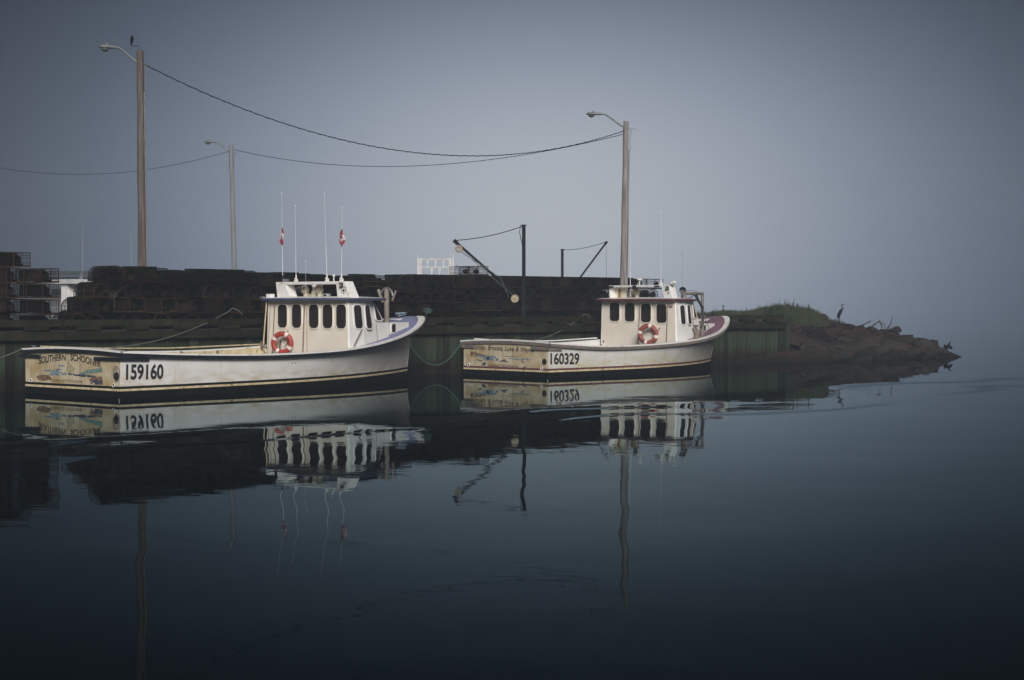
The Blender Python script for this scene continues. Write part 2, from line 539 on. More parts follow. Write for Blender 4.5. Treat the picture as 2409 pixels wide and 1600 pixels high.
# ================================================================== SETTING
# water
def water_mat():
    m = D.materials.new('harbour_water')
    m.use_nodes = True
    t = m.node_tree
    L = t.links
    b = t.nodes['Principled BSDF']
    t.nodes.remove(b)
    gl = N(t, 'ShaderNodeBsdfGlossy')
    gl.inputs['Roughness'].default_value = 0.015
    df = N(t, 'ShaderNodeBsdfDiffuse')
    df.inputs['Color'].default_value = (0.0006, 0.0020, 0.0026, 1)
    fr = N(t, 'ShaderNodeFresnel')
    fr.inputs['IOR'].default_value = 1.33
    mxs = N(t, 'ShaderNodeMixShader')
    pw = mth(t, 'POWER', fr.outputs[0], 2.15)
    L.new(pw, mxs.inputs[0])
    gc = N(t, 'ShaderNodeMix', data_type='RGBA')
    L.new(pw, gc.inputs[0])
    gc.inputs[6].default_value = (0.69, 0.92, 0.98, 1)
    gc.inputs[7].default_value = (1.0, 1.0, 1.0, 1)
    L.new(gc.outputs[2], gl.inputs['Color'])
    L.new(df.outputs[0], mxs.inputs[1])
    L.new(gl.outputs[0], mxs.inputs[2])
    L.new(mxs.outputs[0], t.nodes['Material Output'].inputs[0])
    geo = N(t, 'ShaderNodeNewGeometry')
    pos = geo.outputs['Position']

    def noisecol(scale, vec, detail=2, off=0.0, dist=0.0):
        mp = N(t, 'ShaderNodeMapping')
        mp.inputs['Scale'].default_value = vec
        mp.inputs['Location'].default_value = (off, off * 0.7, off * 1.3)
        L.new(pos, mp.inputs[0])
        n = N(t, 'ShaderNodeTexNoise')
        n.inputs['Scale'].default_value = scale
        n.inputs['Detail'].default_value = detail
        n.inputs['Distortion'].default_value = dist
        L.new(mp.outputs[0], n.inputs[0])
        return n

    sp = N(t, 'ShaderNodeSeparateXYZ')
    L.new(pos, sp.inputs[0])
    # distance seaward of the moored boats: the sheltered strip along the wharf stays glassy
    dist = mth(t, 'MULTIPLY', mth(t, 'ADD', mth(t, 'SUBTRACT', sp.outputs[0], sp.outputs[1]), 56.5), 0.7071)
    r = N(t, 'ShaderNodeMapRange')
    r.interpolation_type = 'SMOOTHSTEP'
    r.inputs[1].default_value, r.inputs[2].default_value = 4.0, 12.0
    r.inputs[3].default_value, r.inputs[4].default_value = 0.10, 1.0
    L.new(dist, r.inputs[0])
    amp = r.outputs[0]
    swell = noisecol(0.42, (0.55, 1.0, 1), detail=3)
    fine = noisecol(9.0, (0.30, 1.0, 1), detail=2, off=23)
    chop = noisecol(2.6, (0.35, 1.0, 1), detail=2, off=5)
    patch = noisecol(0.11, (0.45, 1.25, 1), detail=1, off=11, dist=0.6)
    pr = N(t, 'ShaderNodeMapRange')
    pr.inputs[1].default_value, pr.inputs[2].default_value = 0.50, 0.66
    L.new(patch.outputs[0], pr.inputs[0])

    def vec2(n, a):
        s = N(t, 'ShaderNodeSeparateColor')
        L.new(n.outputs['Color'], s.inputs[0])
        return (mth(t, 'MULTIPLY', mth(t, 'SUBTRACT', s.outputs[0], 0.5), a),
                mth(t, 'MULTIPLY', mth(t, 'SUBTRACT', s.outputs[1], 0.5), a))
    sx, sy = vec2(swell, 1.0)
    cx, cy = vec2(chop, 1.0)
    swx = mth(t, 'MULTIPLY', mth(t, 'MULTIPLY', sx, amp), 0.050)
    swy = mth(t, 'MULTIPLY', mth(t, 'MULTIPLY', sy, amp), 0.010)
    # wind-ruffled patches
    ca = mth(t, 'MULTIPLY', mth(t, 'MULTIPLY_ADD', pr.outputs[0], 0.9, 0.10), amp)
    chx = mth(t, 'MULTIPLY', mth(t, 'MULTIPLY', cx, ca), 0.022)
    chy = mth(t, 'MULTIPLY', mth(t, 'MULTIPLY', cy, ca), 0.011)
    # one low wash line rolling off the hulls
    wob = noisecol(0.10, (1, 1, 1), detail=2, off=31)
    wv = mth(t, 'MULTIPLY_ADD', wob.outputs[0], 9.0, -4.5)
    ln = mth(t, 'SUBTRACT', mth(t, 'SUBTRACT', dist, 12.3), wv)
    env = mth(t, 'EXPONENT', mth(t, 'MULTIPLY', mth(t, 'MULTIPLY', ln, ln), -3.5))
    ln2 = mth(t, 'SUBTRACT', mth(t, 'SUBTRACT', dist, 15.3), mth(t, 'MULTIPLY', wv, 1.25))
    env2 = mth(t, 'EXPONENT', mth(t, 'MULTIPLY', mth(t, 'MULTIPLY', ln2, ln2), -5.0))
    # the wash fades in and out along its length
    gate = noisecol(0.09, (1, 1, 1), detail=1, off=57)
    gr = N(t, 'ShaderNodeMapRange')
    gr.interpolation_type = 'SMOOTHSTEP'
    gr.inputs[1].default_value, gr.inputs[2].default_value = 0.36, 0.50
    L.new(gate.outputs[0], gr.inputs[0])
    wash = mth(t, 'MULTIPLY', mth(t, 'ADD', env, mth(t, 'MULTIPLY', env2, 0.8)), mth(t, 'MULTIPLY', gr.outputs[0], -0.034))
    fx, fy = vec2(fine, 1.0)
    chy = mth(t, 'ADD', chy, mth(t, 'MULTIPLY', mth(t, 'MULTIPLY', fy, amp), 0.011))
    nx = mth(t, 'ADD', mth(t, 'ADD', swx, chx), mth(t, 'MULTIPLY', wash, -0.4))
    ny = mth(t, 'ADD', mth(t, 'ADD', swy, chy), wash)
    cb = N(t, 'ShaderNodeCombineXYZ')
    L.new(nx, cb.inputs[0])
    L.new(ny, cb.inputs[1])
    cb.inputs[2].default_value = 1
    nn = N(t, 'ShaderNodeVectorMath', operation='NORMALIZE')
    L.new(cb.outputs[0], nn.inputs[0])
    L.new(nn.outputs[0], gl.inputs['Normal'])
    L.new(nn.outputs[0], fr.inputs['Normal'])
    return m


MW = water_mat()
w = MB()
w.add([(-1500, -300, 0), (1500, -300, 0), (1500, 3000, 0), (-1500, 3000, 0)], [(0, 1, 2, 3)])
water = w.build('water', MW)
water['kind'] = 'structure'

# ---------------------------------------------------------------- wharf
S2 = sqrt(0.5)
W0 = Vector((-14.2, 49.0, 0))
WD = Vector((S2, S2, 0))      # along the wall, away to the right
WN = Vector((-S2, S2, 0))     # inland


def wp(s, n, z=0.0):
    return W0 + WD * s + WN * n + Vector((0, 0, z))


RZ45 = radians(45)
S_END = 37.6
wharf = empty('wharf', wp(0, 0), RZ45, 'dark timber-faced wharf wall with algae-green boards and slotted edge rail', 'wharf')
# wharf local frame: x along the wall, y inland
b = MB()
b.box(((S_END - 9) / 2, 12.1, 0.35), (S_END + 9, 23.8, 2.66))
body = b.build('fill', M['deck'], wharf)
b = MB()
b.box(((S_END - 9) / 2, 12.0, 1.71), (S_END + 9.1, 23.9, 0.05))
b.build('deck', M['deck'], wharf)
bm = MB()
bm.box((0, 0, 0), (0.285, 0.08, 2.45))
proto = None
k = 0
s = -8.8
while s < S_END:
    if proto is None:
        o = bm.build('board', M['board'], wharf)
        proto = o
    else:
        o = proto.copy()
        COL.objects.link(o)
        o.parent = wharf
    o.location = (s + 0.15, 0.14 + random.uniform(-0.03, 0.03), 0.45 + random.uniform(-0.02, 0.02))
    o.rotation_euler = (0, random.uniform(-0.004, 0.004), 0)
    s += 0.3
    k += 1
s = -8.8
pm = MB().box((0, 0, 0), (5.08, 0.20, 0.24))
rm = MB().box((0, 0, 0), (5.08, 0.26, 0.19))
bl = MB().box((0, 0, 0), (0.82, 0.24, 0.115))
pw = pr = pb = None


def rep(proto, mb, name, m, parent, loc, rot=(0, 0, 0)):
    if proto is None:
        o = mb.build(name, m, parent)
        proto = o
    else:
        o = proto.copy()
        COL.objects.link(o)
        o.parent = parent
    o.location = loc
    o.rotation_euler = rot
    return proto


while s < S_END - 1:
    pw = rep(pw, pm, 'waling', M['timber'], wharf, (s + 2.55, 0.0, 1.57), (0, random.uniform(-.003, .003), 0))
    pr = rep(pr, rm, 'bull_rail', M['timber'], wharf, (s + 2.55, 0.10, 1.945), (random.uniform(-.03, .03), random.uniform(-.003, .003), 0))
    for j in range(3):
        pb = rep(pb, bl, 'rail_block', M['timber'], wharf, (s + 0.85 + 1.7 * j, 0.10, 1.792))
    s += 5.1


# ---------------------------------------------------------------- breakwater
RIDGE = [(2, 93, 1.75), (8, 90.5, 1.85), (11.5, 87, 1.95), (13.2, 84.5, 2.12), (14.4, 83.2, 2.05), (15.3, 82.7, 1.68), (16.5, 82.4, 1.48),
         (17.4, 82.2, 1.34), (18.4, 82.0, 1.08), (19.1, 82.0, 0.78), (20.0, 82.0, 0.58), (20.6, 82.0, 0.30), (21.1, 82.0, 0.02), (22.4, 82.0, -0.8)]


def hgt(x, y):
    best, bz, bt = 1e9, 0, 0
    for i in range(len(RIDGE) - 1):
        x0, y0, z0 = RIDGE[i]
        x1, y1, z1 = RIDGE[i + 1]
        dx, dy = x1 - x0, y1 - y0
        t = max(0, min(1, ((x - x0) * dx + (y - y0) * dy) / (dx * dx + dy * dy)))
        d = sqrt((x - x0 - t * dx)**2 + (y - y0 - t * dy)**2)
        if d < best:
            best, bz, bt = d, z0 + (z1 - z0) * t, x0 + dx * t
    slope = 0.34 if bt < 17 else 0.34 + (bt - 17) * 0.02
    h = bz - max(0, best - 0.5) * slope
    # low mud and rubble berm against the foot of the wall end
    bx0, by0, bx1, by1 = 6.3, 68.6, 13.4, 75.8
    tb = max(0, min(1, ((x - bx0) * (bx1 - bx0) + (y - by0) * (by1 - by0)) / ((bx1 - bx0)**2 + (by1 - by0)**2)))
    db = sqrt((x - bx0 - tb * (bx1 - bx0))**2 + (y - by0 - tb * (by1 - by0))**2)
    h = max(h, -0.25 + 0.85 * tb - db * 0.42)
    nz = mnoise.noise(Vector((x * 0.7, y * 0.7, 3))) * 0.16 + mnoise.noise(Vector((x * 2.1, y * 2.1, 7))) * 0.07
    return h + nz * min(1, max(0.0, (22.5 - x) / 4))


g = MB()
rows = []
for i in range(110):
    x = 1 + i * 0.2
    rows.append([(x, 66 + j * 0.2, hgt(x, 66 + j * 0.2)) for j in range(160)])
g.grid(rows)
bw_o = g.build('breakwater_bank', M['soil'], smooth='full')
bw_o['kind'] = 'structure'

ONES = ['first', 'second', 'third', 'fourth', 'fifth', 'sixth', 'seventh', 'eighth', 'ninth']
ORD = ONES + ['tenth', 'eleventh', 'twelfth', 'thirteenth', 'fourteenth', 'fifteenth', 'sixteenth', 'seventeenth', 'eighteenth', 'nineteenth']
for tn, te in (('twentieth', 'twenty'), ('thirtieth', 'thirty'), ('fortieth', 'forty'), ('fiftieth', 'fifty'), ('sixtieth', 'sixty'), ('seventieth', 'seventy')):
    ORD += [tn] + [te + '-' + q for q in ONES]


# boulders
protos = []
for q in range(6):
    rb = MB()
    n1, n2 = 7, 10
    rows = []
    sd = q * 13.7
    for i in range(n1):
        th = pi * i / (n1 - 1)
        ring = []
        for j in range(n2):
            ph = 2 * pi * j / n2
            p = Vector((sin(th) * cos(ph), sin(th) * sin(ph), cos(th)))
            # blocky: push towards a box, then roughen
            mx = max(abs(p.x), abs(p.y), abs(p.z))
            pb2 = p / mx
            p = p.lerp(pb2, 0.62)
            p += Vector([mnoise.noise(p * 1.3 + Vector((sd, k3, 0))) * 0.42 for k3 in (1, 5, 9)])
            ring.append(Vector((p.x, p.y * 0.75, p.z * 0.48)))
        rows.append(ring)
    rb.grid(rows, close=True)
    me_o = rb
    protos.append(rb)
pm_ = [None] * 6
rocks = []
bld = []
rl = ['dark rounded boulder low on the front slope of the rocky point', 'reddish sandstone block on the upper bank of the rocky point',
      'dark angular boulder at the waterline near the tip of the point']
for i in range(150):
    for tr in range(20):
        x = random.uniform(10.5, 20.4)
        y = random.uniform(75.5, 82.4)
        h = hgt(x, y)
        if h > -0.25 and h < (1.5 if x < 15 else 2.0) and ((Vector((x, y, 0)) - W0).dot(WD) > S_END + 0.6):
            if all((x - a)**2 + (y - c)**2 > (0.55 * (r + 0.6))**2 for a, c, r in rocks):
                break
    else:
        continue
    r = random.uniform(0.35, 0.95) * (0.7 if h > 1.2 else 1)
    if x > 20:
        r = min(r, 0.4)
    if h > 0.95:
        r = min(r, 0.25)
    if x > 18.2:
        r = min(r, 0.38)
    rocks.append((x, y, r))
    q = random.randrange(6)
    if pm_[q] is None:
        o = protos[q].build('boulder', M['rock'], smooth=True)
        pm_[q] = o
    else:
        o = pm_[q].copy()
        COL.objects.link(o)
    o.location = (x, y, h - r * 0.06)
    o.scale = (r * 1.15, r, r)
    o.rotation_euler = (random.uniform(-.35, .35), random.uniform(-.3, .3), random.uniform(0, 6.28))
    wh = 2 if x > 18.5 else (1 if h > 0.8 else 0)
    bld.append((x / y, wh, o))
bld.sort(key=lambda q: q[0])
cn = [0, 0, 0]
for _, wh, o in bld:
    k = cn[wh]
    cn[wh] += 1
    kk = ORD[k] if k < len(ORD) else 'last'
    tagp(o, label=['dark rounded boulder, %s from the left low on the front slope', 'reddish sandstone block, %s from the left high on the bank',
                   'dark angular boulder, %s from the left near the tip of the point'][wh] % kk, category='boulder',
         group=['boulders low on the front slope', 'blocks high on the bank', 'boulders near the tip'][wh])
# the big tilted slabs at the tip, singled out by shape
def slab(pts, th, name, label, loc):
    m = MB()
    m.prism([Vector(p) for p in pts], th)
    me = m.build(name, M['rock'], loc=loc)
    bv = me.modifiers.new('b', 'BEVEL')
    bv.width = 0.05
    bv.segments = 2
    tagp(me, label=label, category='boulder')
slab([(-.75, 0, .74), (-.45, 0, .80), (-.15, 0, .885), (.25, 0, .62), (1.10, 0, .12), (1.2, 0, -.15), (-.9, 0, -.2)], (0.1, 1.2, 0.0),
     'tilted_slab', 'large slanted slab with a peak near the tip of the rocky point', (19.9, 80.9, 0))
slab([(-.5, 0, .46), (-.2, 0, .47), (.15, 0, .34), (.98, 0, 0.0), (.8, 0, -.2), (-.6, 0, -.2)], (0.0, 0.9, 0.0),
     'wedge_slab', 'low wedge slab ending the rocky point under the cormorant', (20.42, 80.7, 0))
slab([(-1.9, 0, 0.35), (-1.5, 0, 0.5), (1.5, 0, -0.5), (1.3, 0, -0.75), (-1.9, 0, 0.1)], (0.1, 0.7, 0.12),
     'long_slab', 'long pale slab leaning down the middle of the rocky slope', (13.9, 77.3, 0.75))
slab([(-0.35, 0, -0.1), (-0.2, 0, 0.2), (0.05, 0, 0.27), (0.25, 0, 0.12), (0.32, 0, -0.15)], (0.05, 0.4, 0.0),
     'crest_stone', 'upright reddish stone on the crest just left of the heron', (15.05, 82.3, 1.80))
slab([(-0.22, 0, -0.1), (-0.12, 0, 0.12), (0.02, 0, 0.2), (0.17, 0, 0.08), (0.22, 0, -0.12)], (0.0, 0.3, 0.0),
     'crest_stone', 'small grey stone on the crest right of the driftwood', (18.6, 82.0, 1.27))

# grass on the bank
gm = MB()
random.seed(11)
nb = 0
while nb < 26000:
    x = random.uniform(4.5, 16.2)
    y = random.uniform(78.5, 92)
    h = hgt(x, y)
    inw = (Vector((x, y, 0)) - W0).dot(WD) < S_END
    crest = h - 1.55 + 0.35 * mnoise.noise(Vector((x * 0.9, y * 0.9, 0)))
    if crest < 0 or h < 1.2 or (x > 15.0 and random.random() < 0.75):
        continue
    hump = exp(-((x - 13.4) / 1.1)**2)
    hh = random.uniform(0.08, 0.26) * (0.8 + 1.0 * hump) * (1.9 if random.random() < 0.025 else 1)
    a = random.uniform(0, 2 * pi)
    wd = random.uniform(0.008, 0.022)
    lx, ly = random.gauss(0, 0.25) * hh, random.gauss(0, 0.25) * hh
    c, s_ = cos(a) * wd, sin(a) * wd
    gm.cm = 1 if random.random() < 0.14 + 0.35 * max(0, mnoise.noise(Vector((x * 1.3, y * 1.3, 9)))) else 0
    gm.add([(x - c, y - s_, h - 0.03), (x + c, y + s_, h - 0.03), (x + lx * .5 + c * .6, y + ly * .5 + s_ * .6, h + hh * .6),
            (x + lx, y + ly, h + hh), (x + lx * .5 - c * .6, y + ly * .5 - s_ * .6, h + hh * .6)], [(0, 1, 2, 3, 4)])
    nb += 1
go = gm.build('grass', [M['grass'], M['deadgrass']])
tagp(go, kind='stuff', label='green rough grass along the crest of the rocky point', category='grass')
# broadleaf weeds poking up out of the grass
def weed(x, y, hh, label):
    e = empty('weed_plant', (x, y, hgt(x, y)), 0, label, 'plant', 'tall weeds on the grassy crest')
    m = MB()
    m.sweep([(0, 0, 0), (random.uniform(-.03, .03), 0, hh)], [0.012, 0.005], 4)
    m.build('stem', M['grass'], e)
    m = MB()
    for i in range(46):
        a = random.uniform(0, 6.28)
        z = random.uniform(0.15, 1) * hh
        ln = random.uniform(0.05, 0.13)
        d = Vector((cos(a), sin(a), random.uniform(0.1, 0.8)))
        p = Vector((0, 0, z))
        sd = Vector((-sin(a), cos(a), 0)) * 0.022
        m.add([p, p + d * ln * .5 + sd, p + d * ln, p + d * ln * .5 - sd], [(0, 1, 2, 3)])
    m.build('leaves', M['grass'], e)
for i, x in enumerate(sorted(random.choice([random.uniform(12.4, 14.7), random.uniform(12.4, 14.7), random.uniform(8, 13)]) for _ in range(22))):
    weed(x, random.uniform(83, 85) if x > 12 else random.uniform(86, 89), random.uniform(0.28, 0.5), 'spiky green weed above the crest grass, %s from the left' % ORD[i])

# driftwood
def branchy(name, loc, segs, label):
    m = MB()
    for pts, r0, r1 in segs:
        n = len(pts)
        m.sweep(pts, [r0 + (r1 - r0) * i / (n - 1) for i in range(n)], 6)
    o = m.build(name, M['drift'], smooth=True, loc=loc)
    tagp(o, label=label, category='driftwood')
branchy('driftwood', (16.9, 82.0, 1.45), [([(-0.3, 0, -0.05), (0.05, 0.05, 0.06), (0.42, 0.1, 0.24)], 0.05, 0.03)],
        'straight driftwood stick nearest the heron, sloping up right')
branchy('driftwood', (17.5, 82.0, 1.36), [([(-0.25, 0, -0.02), (0, 0, 0.18), (0.26, 0, 0.36)], 0.05, 0.025), ([(0.2, 0, 0.33), (0.3, 0, 0.18), (0.36, 0, 0.0)], 0.035, 0.03),
        ([(0.24, 0, 0.3), (0.45, 0, 0.17), (0.5, 0.05, 0.0)], 0.02, 0.02)], 'forked driftwood branch arching in the middle of the crest')
branchy('driftwood', (18.15, 82.0, 1.28), [([(-0.1, 0, 0), (0.1, 0, 0.25), (0.19, 0.03, 0.62)], 0.04, 0.012), ([(-0.1, 0, -0.02), (0.15, 0, 0.05), (0.45, 0, 0.18)], 0.05, 0.03),
        ([(0.06, 0, 0.12), (0.14, 0, 0.4)], 0.015, 0.01)], 'tall thin driftwood branch sticking up with a second stick beside it')

# ================================================================== BIRDS
e = empty('heron', (15.85, 82.3, 1.66), 0, 'tall grey heron standing on the crest of the rocky point', 'heron')
m = MB()
path = [(-0.10, 0, 0.13), (-0.075, 0, 0.20), (-0.045, 0, 0.29), (0.0, 0, 0.38), (0.045, 0, 0.47), (0.085, 0, 0.55), (0.13, 0, 0.61), (0.168, 0, 0.655),
        (0.165, 0, 0.70), (0.125, 0, 0.74), (0.098, 0, 0.785), (0.112, 0, 0.825), (0.15, 0, 0.838), (0.195, 0, 0.832), (0.31, 0, 0.824)]
rad = [0.015, 0.055, 0.092, 0.108, 0.104, 0.085, 0.055, 0.033, 0.022, 0.018, 0.018, 0.022, 0.026, 0.013, 0.003]
m.sweep(path, rad, 10, flat=0.8)
m.sweep([(-0.0, 0.02, 0.32), (0.004, 0.02, 0.12), (0.0, 0.02, -0.03)], [0.016, 0.009, 0.009], 6)
m.sweep([(0.02, -0.02, 0.32), (0.012, -0.02, 0.12), (0.02, -0.02, -0.03)], [0.016, 0.009, 0.009], 6)
m.build('body', M['heron'], e, smooth='full')
m = MB()
m.sweep([(-0.085, -0.06, 0.15), (-0.04, -0.072, 0.28), (0.04, -0.066, 0.46), (0.10, -0.04, 0.58)], [0.012, 0.055, 0.05, 0.01], 8, flat=0.35)
m.build('wing', M['heron'], e, smooth='full')

e = empty('cormorant', (21.0 - 0.62, 81.35, 0.44), 0, 'black cormorant drying its wings at the tip of the rocks', 'cormorant')
e.location = (20.84, 81.3, 0.30)
e.scale = (1.15, 1.15, 1.0)
m = MB()
m.sweep([(-0.10, 0, 0.0), (-0.06, 0, 0.06), (-0.02, 0, 0.16), (0.03, 0, 0.25), (0.06, 0, 0.32), (0.07, 0, 0.37), (0.10, 0, 0.395), (0.13, 0, 0.385), (0.175, 0, 0.375)],
        [0.012, 0.045, 0.065, 0.055, 0.03, 0.022, 0.026, 0.018, 0.004], 9)
m.sweep([(-0.03, 0.02, 0.06), (-0.02, 0.02, -0.08)], 0.012, 5)
m.sweep([(0.0, -0.02, 0.06), (0.01, -0.02, -0.08)], 0.012, 5)
m.build('body', M['blackbird'], e, smooth='full')
for sg in (-1, 1):
    m = MB()
    m.prism([(0.01, 0, 0.27), (sg * 0.10, -.02, 0.24), (sg * 0.16, -.03, 0.30 if sg < 0 else 0.18), (sg * 0.20, -.02, 0.10 if sg < 0 else 0.06), (sg * 0.12, 0, 0.05), (sg * 0.05, 0, 0.10)], (0, 0.02, 0))
    m.build('wing', M['blackbird'], e)

# ================================================================== LAMP POSTS
def lamp_post(base, top, r0, r1, m_pole, arm_dir, arm_h, arm_len, arm_z, label, head=0.62, cable_side=1):
    bx, by, bz = base
    e = empty('lamp_post', base, 0, label, 'lamp post')
    T = Vector(top) - Vector(base)
    m = MB()
    n = 9
    m.sweep([T * (i / n) + Vector((0.01 * sin(i * 2.1), 0, 0)) for i in range(n + 1)], [r0 + (r1 - r0) * i / n for i in range(n + 1)], 14)
    m.build('pole', m_pole, e, smooth=True)
    m = MB()
    d = Vector(arm_dir).normalized()
    za = arm_z - bz
    t0 = T * (za / T.z)
    P = [t0 + d * (arm_len * u) + Vector((0, 0, arm_h * h)) for u, h in ((0.0, 0), (0.12, .16), (0.25, 0.42), (0.38, 0.70), (0.46, 0.86), (0.52, 0.95), (0.60, 1.0))]
    m.sweep(P, [0.035] * len(P), 8)
    m.sweep([t0 + d * 0.12 + Vector((0, 0, 0.0)), t0 + d * 0.12 + Vector((0, 0, -0.75))], 0.012, 5)
    m.build('arm', M['lamp'], e, smooth=True)
    hm = MB()
    c0 = P[-1]
    hl = arm_len * 0.40
    side = d.cross(Vector((0, 0, 1)))
    rows = []
    for u, rw, rt, rb in ((0, .05, .04, .04), (0.15, .07, .055, .05), (0.4, .11, .07, .05), (0.7, .15, .08, .05), (0.9, .13, .07, .04), (1.0, .05, .03, .02)):
        ring = []
        for j in range(12):
            a = 2 * pi * j / 12
            ring.append(c0 + d * (hl * u) + side * (rw * cos(a)) + Vector((0, 0, (rt if sin(a) > 0 else rb) * sin(a))))
        rows.append(ring)
    hm.grid(rows, close=True)
    hm.add(rows[-1], [tuple(range(12))])
    h = hm.build('lamp_head', M['lamp'], e, smooth='full')
    lm = MB()
    lm.lathe(c0 + d * hl * 0.68 + Vector((0, 0, -0.04)), [(0.13, 0), (0.12, -0.05), (0.08, -0.09), (0.001, -0.11)], 12)
    lm.build('lens', M['lens'], h, smooth='full')
    pm2 = MB()
    pm2.cyl(c0 + d * hl * 0.55 + Vector((0, 0, 0.06)), c0 + d * hl * 0.55 + Vector((0, 0, 0.13)), 0.035, n=8)
    pm2.build('photocell', M['lamp'], h)
    cm = MB()
    sx = cable_side * (r1 + 0.02)
    cm.sweep([t0 + Vector((sx, -.03, 0.0)), t0 + Vector((sx + .08, -.03, -.15)), t0 + Vector((sx + .02, -.03, -.5)), t0 + Vector((sx + .05, -.03, -.95))], 0.012, 5)
    cm.sweep([t0 + Vector((sx, -.05, -.1)), t0 + Vector((sx + .12, -.05, -.02)), t0 + Vector((sx + .3, 0, -.08))], 0.01, 5)
    cm.sweep([Vector((r0 + .01, -.06, 0.1)), t0 + Vector((sx, -.05, -0.9))], 0.02, 6)
    cm.build('conduit', M['lamp'], e)
    return e


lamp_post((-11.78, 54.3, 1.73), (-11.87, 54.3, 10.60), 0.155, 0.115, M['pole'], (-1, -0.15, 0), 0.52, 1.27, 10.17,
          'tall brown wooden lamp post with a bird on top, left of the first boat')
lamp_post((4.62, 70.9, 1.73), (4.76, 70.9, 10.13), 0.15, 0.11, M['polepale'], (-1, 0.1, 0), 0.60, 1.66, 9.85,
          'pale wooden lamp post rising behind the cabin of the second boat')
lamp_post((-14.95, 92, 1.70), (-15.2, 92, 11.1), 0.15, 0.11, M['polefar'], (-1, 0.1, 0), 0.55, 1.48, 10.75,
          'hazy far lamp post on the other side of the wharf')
# off-frame pole that carries the far wire
lamp_post((-36.0, 100, 0.0), (-36.0, 100, 12.4), 0.17, 0.12, M['polefar'], (-1, 0.1, 0), 0.55, 1.48, 11.9,
          'utility pole carrying the far wire beyond the left edge')

def wirething(name, A, B, sag, r, label, n=60, twist=0.0):
    m = MB()
    P = catenary(A, B, sag, n)
    m.sweep(P, r, 5)
    if twist:
        Q = []
        for i in range(6 * n + 1):
            t = i / (6 * n)
            p = Vector(A).lerp(Vector(B), t)
            p.z -= 4 * sag * t * (1 - t)
            a = i * 0.9
            Q.append(p + Vector((0, cos(a) * twist, sin(a) * twist)))
        m.sweep(Q, r * 0.7, 4)
    o = m.build(name, M['wire'])
    tagp(o, label=label, category='wire')
wirething('overhead_wire', (-11.72, 54.25, 10.15), (4.65, 70.8, 9.72), 1.86, 0.014, 'dark twisted overhead wire sagging from the tall left lamp post to the right one', twist=0.02)
wirething('overhead_wire', (-15.05, 92, 10.87), (4.65, 70.95, 9.6), 1.12, 0.013, 'thin overhead wire from the far hazy lamp post to the right lamp post', twist=0.012)
wirething('overhead_wire', (-15.25, 92, 10.8), (-36, 100, 12.2), 1.64, 0.014, 'faint overhead wire leaving the frame left of the far lamp post')

# bird on its bracket
br = MB()
br.sweep([(-11.90, 54.25, 10.5), (-11.90, 54.25, 10.74), (-12.16, 54.25, 10.74)], 0.012, 5)
br.sweep([(-12.14, 54.25, 10.74), (-12.14, 54.25, 10.80)], 0.02, 6)
o = br.build('bird_bracket', M['wire'])
tagp(o, label='small iron bracket on top of the tall left lamp post', category='bracket')
e = empty('crow', (-12.13, 54.25, 10.80), 0, 'small black bird perched on the bracket atop the lamp post', 'bird')
m = MB()
m.sweep([(-0.03, 0, -0.03), (-0.01, 0, 0.04), (0.0, 0, 0.12), (0.01, 0, 0.18), (0.018, 0, 0.225), (0.0, 0, 0.25), (-0.05, 0, 0.235)], [0.012, 0.035, 0.055, 0.05, 0.038, 0.03, 0.004], 9)
m.sweep([(0, 0.01, 0.06), (0, 0.01, -0.01)], 0.006, 4)
m.sweep([(0, -0.02, 0.06), (0, -0.02, -0.01)], 0.006, 4)
m.build('body', M['blackbird'], e, smooth='full')

# ================================================================== CRANES
def crane(name, base, top, tip, foot, th, label, sag, hang=None, block=False):
    e = empty(name, base, 0, label, 'crane')
    Bv = Vector(base)
    m = MB()
    H = top[2] - base[2]
    m.box((0, 0, H / 2), (th, 0.012, H))
    m.box((-th / 2, 0, H / 2), (0.014, th, H))
    m.box((th / 2, 0, H / 2), (0.014, th, H))
    m.box((0, 0, H + 0.012), (th * 1.9, th * 1.4, 0.024))
    m.build('mast', M['crane'], e)
    m = MB()
    a, c = Vector(foot) - Bv, Vector(tip) - Bv
    q = (c - a).to_track_quat('X', 'Z').to_matrix()
    m.box((a + c) / 2, ((c - a).length, th * 0.55, th * 0.75), q)
    m.box(c, (0.2, 0.1, 0.14), q)
    m.build('boom', M['crane'], e)
    m = MB()
    m.sweep(catenary(Vector((0, 0, H - 0.02)), c + Vector((0, 0, 0.06)), sag, 16), 0.016, 5)
    m.build('stay_cable', M['wire'], e)
    if block:
        m = MB()
        m.sweep([Vector((-th / 2 - .06, 0, H)), Vector((-th / 2 - .1, 0, H - .25)), Vector((-th / 2, 0, H - .75))], 0.014, 5)
        m.build('slack_chain', M['wire'], e)
        m = MB()
        m.torus(c + Vector((0.12, 0, -0.26)), 0.10, 0.045, 'y', 16, 8)
        m.build('pulley_block', M['wheel'], e)
        m = MB()
        m.sweep([c, c + Vector((0.1, 0, -0.15)), c + Vector((0.16, 0, -0.36)), c + Vector((1.7, 0, -1.35)), a + Vector((-0.45, 0, 0.05))], 0.012, 5)
        m.sweep([c + Vector((0.2, 0, -0.3)), a + Vector((-0.25, 0, 0.1))], 0.010, 5)
        m.build('hoist_rope', M['ropegrey'], e)
        m = MB()
        cc = a + Vector((-0.22, -0.18, 0.02))
        m.lathe(cc, [(0.001, .06), (.05, .06), (.06, .03), (.13, .03), (.155, .07), (.16, .0), (.15, -.08), (.001, -.08)], 24, Matrix.Rotation(radians(90), 3, 'X'))
        m.build('winch_drum', M['wheel'], e, smooth=True)
    if hang:
        m = MB()
        m.sweep([c, c + Vector((0.03, 0, -hang))], 0.01, 5)
        m.build('hoist_rope', M['ropegrey'], e)
    return e


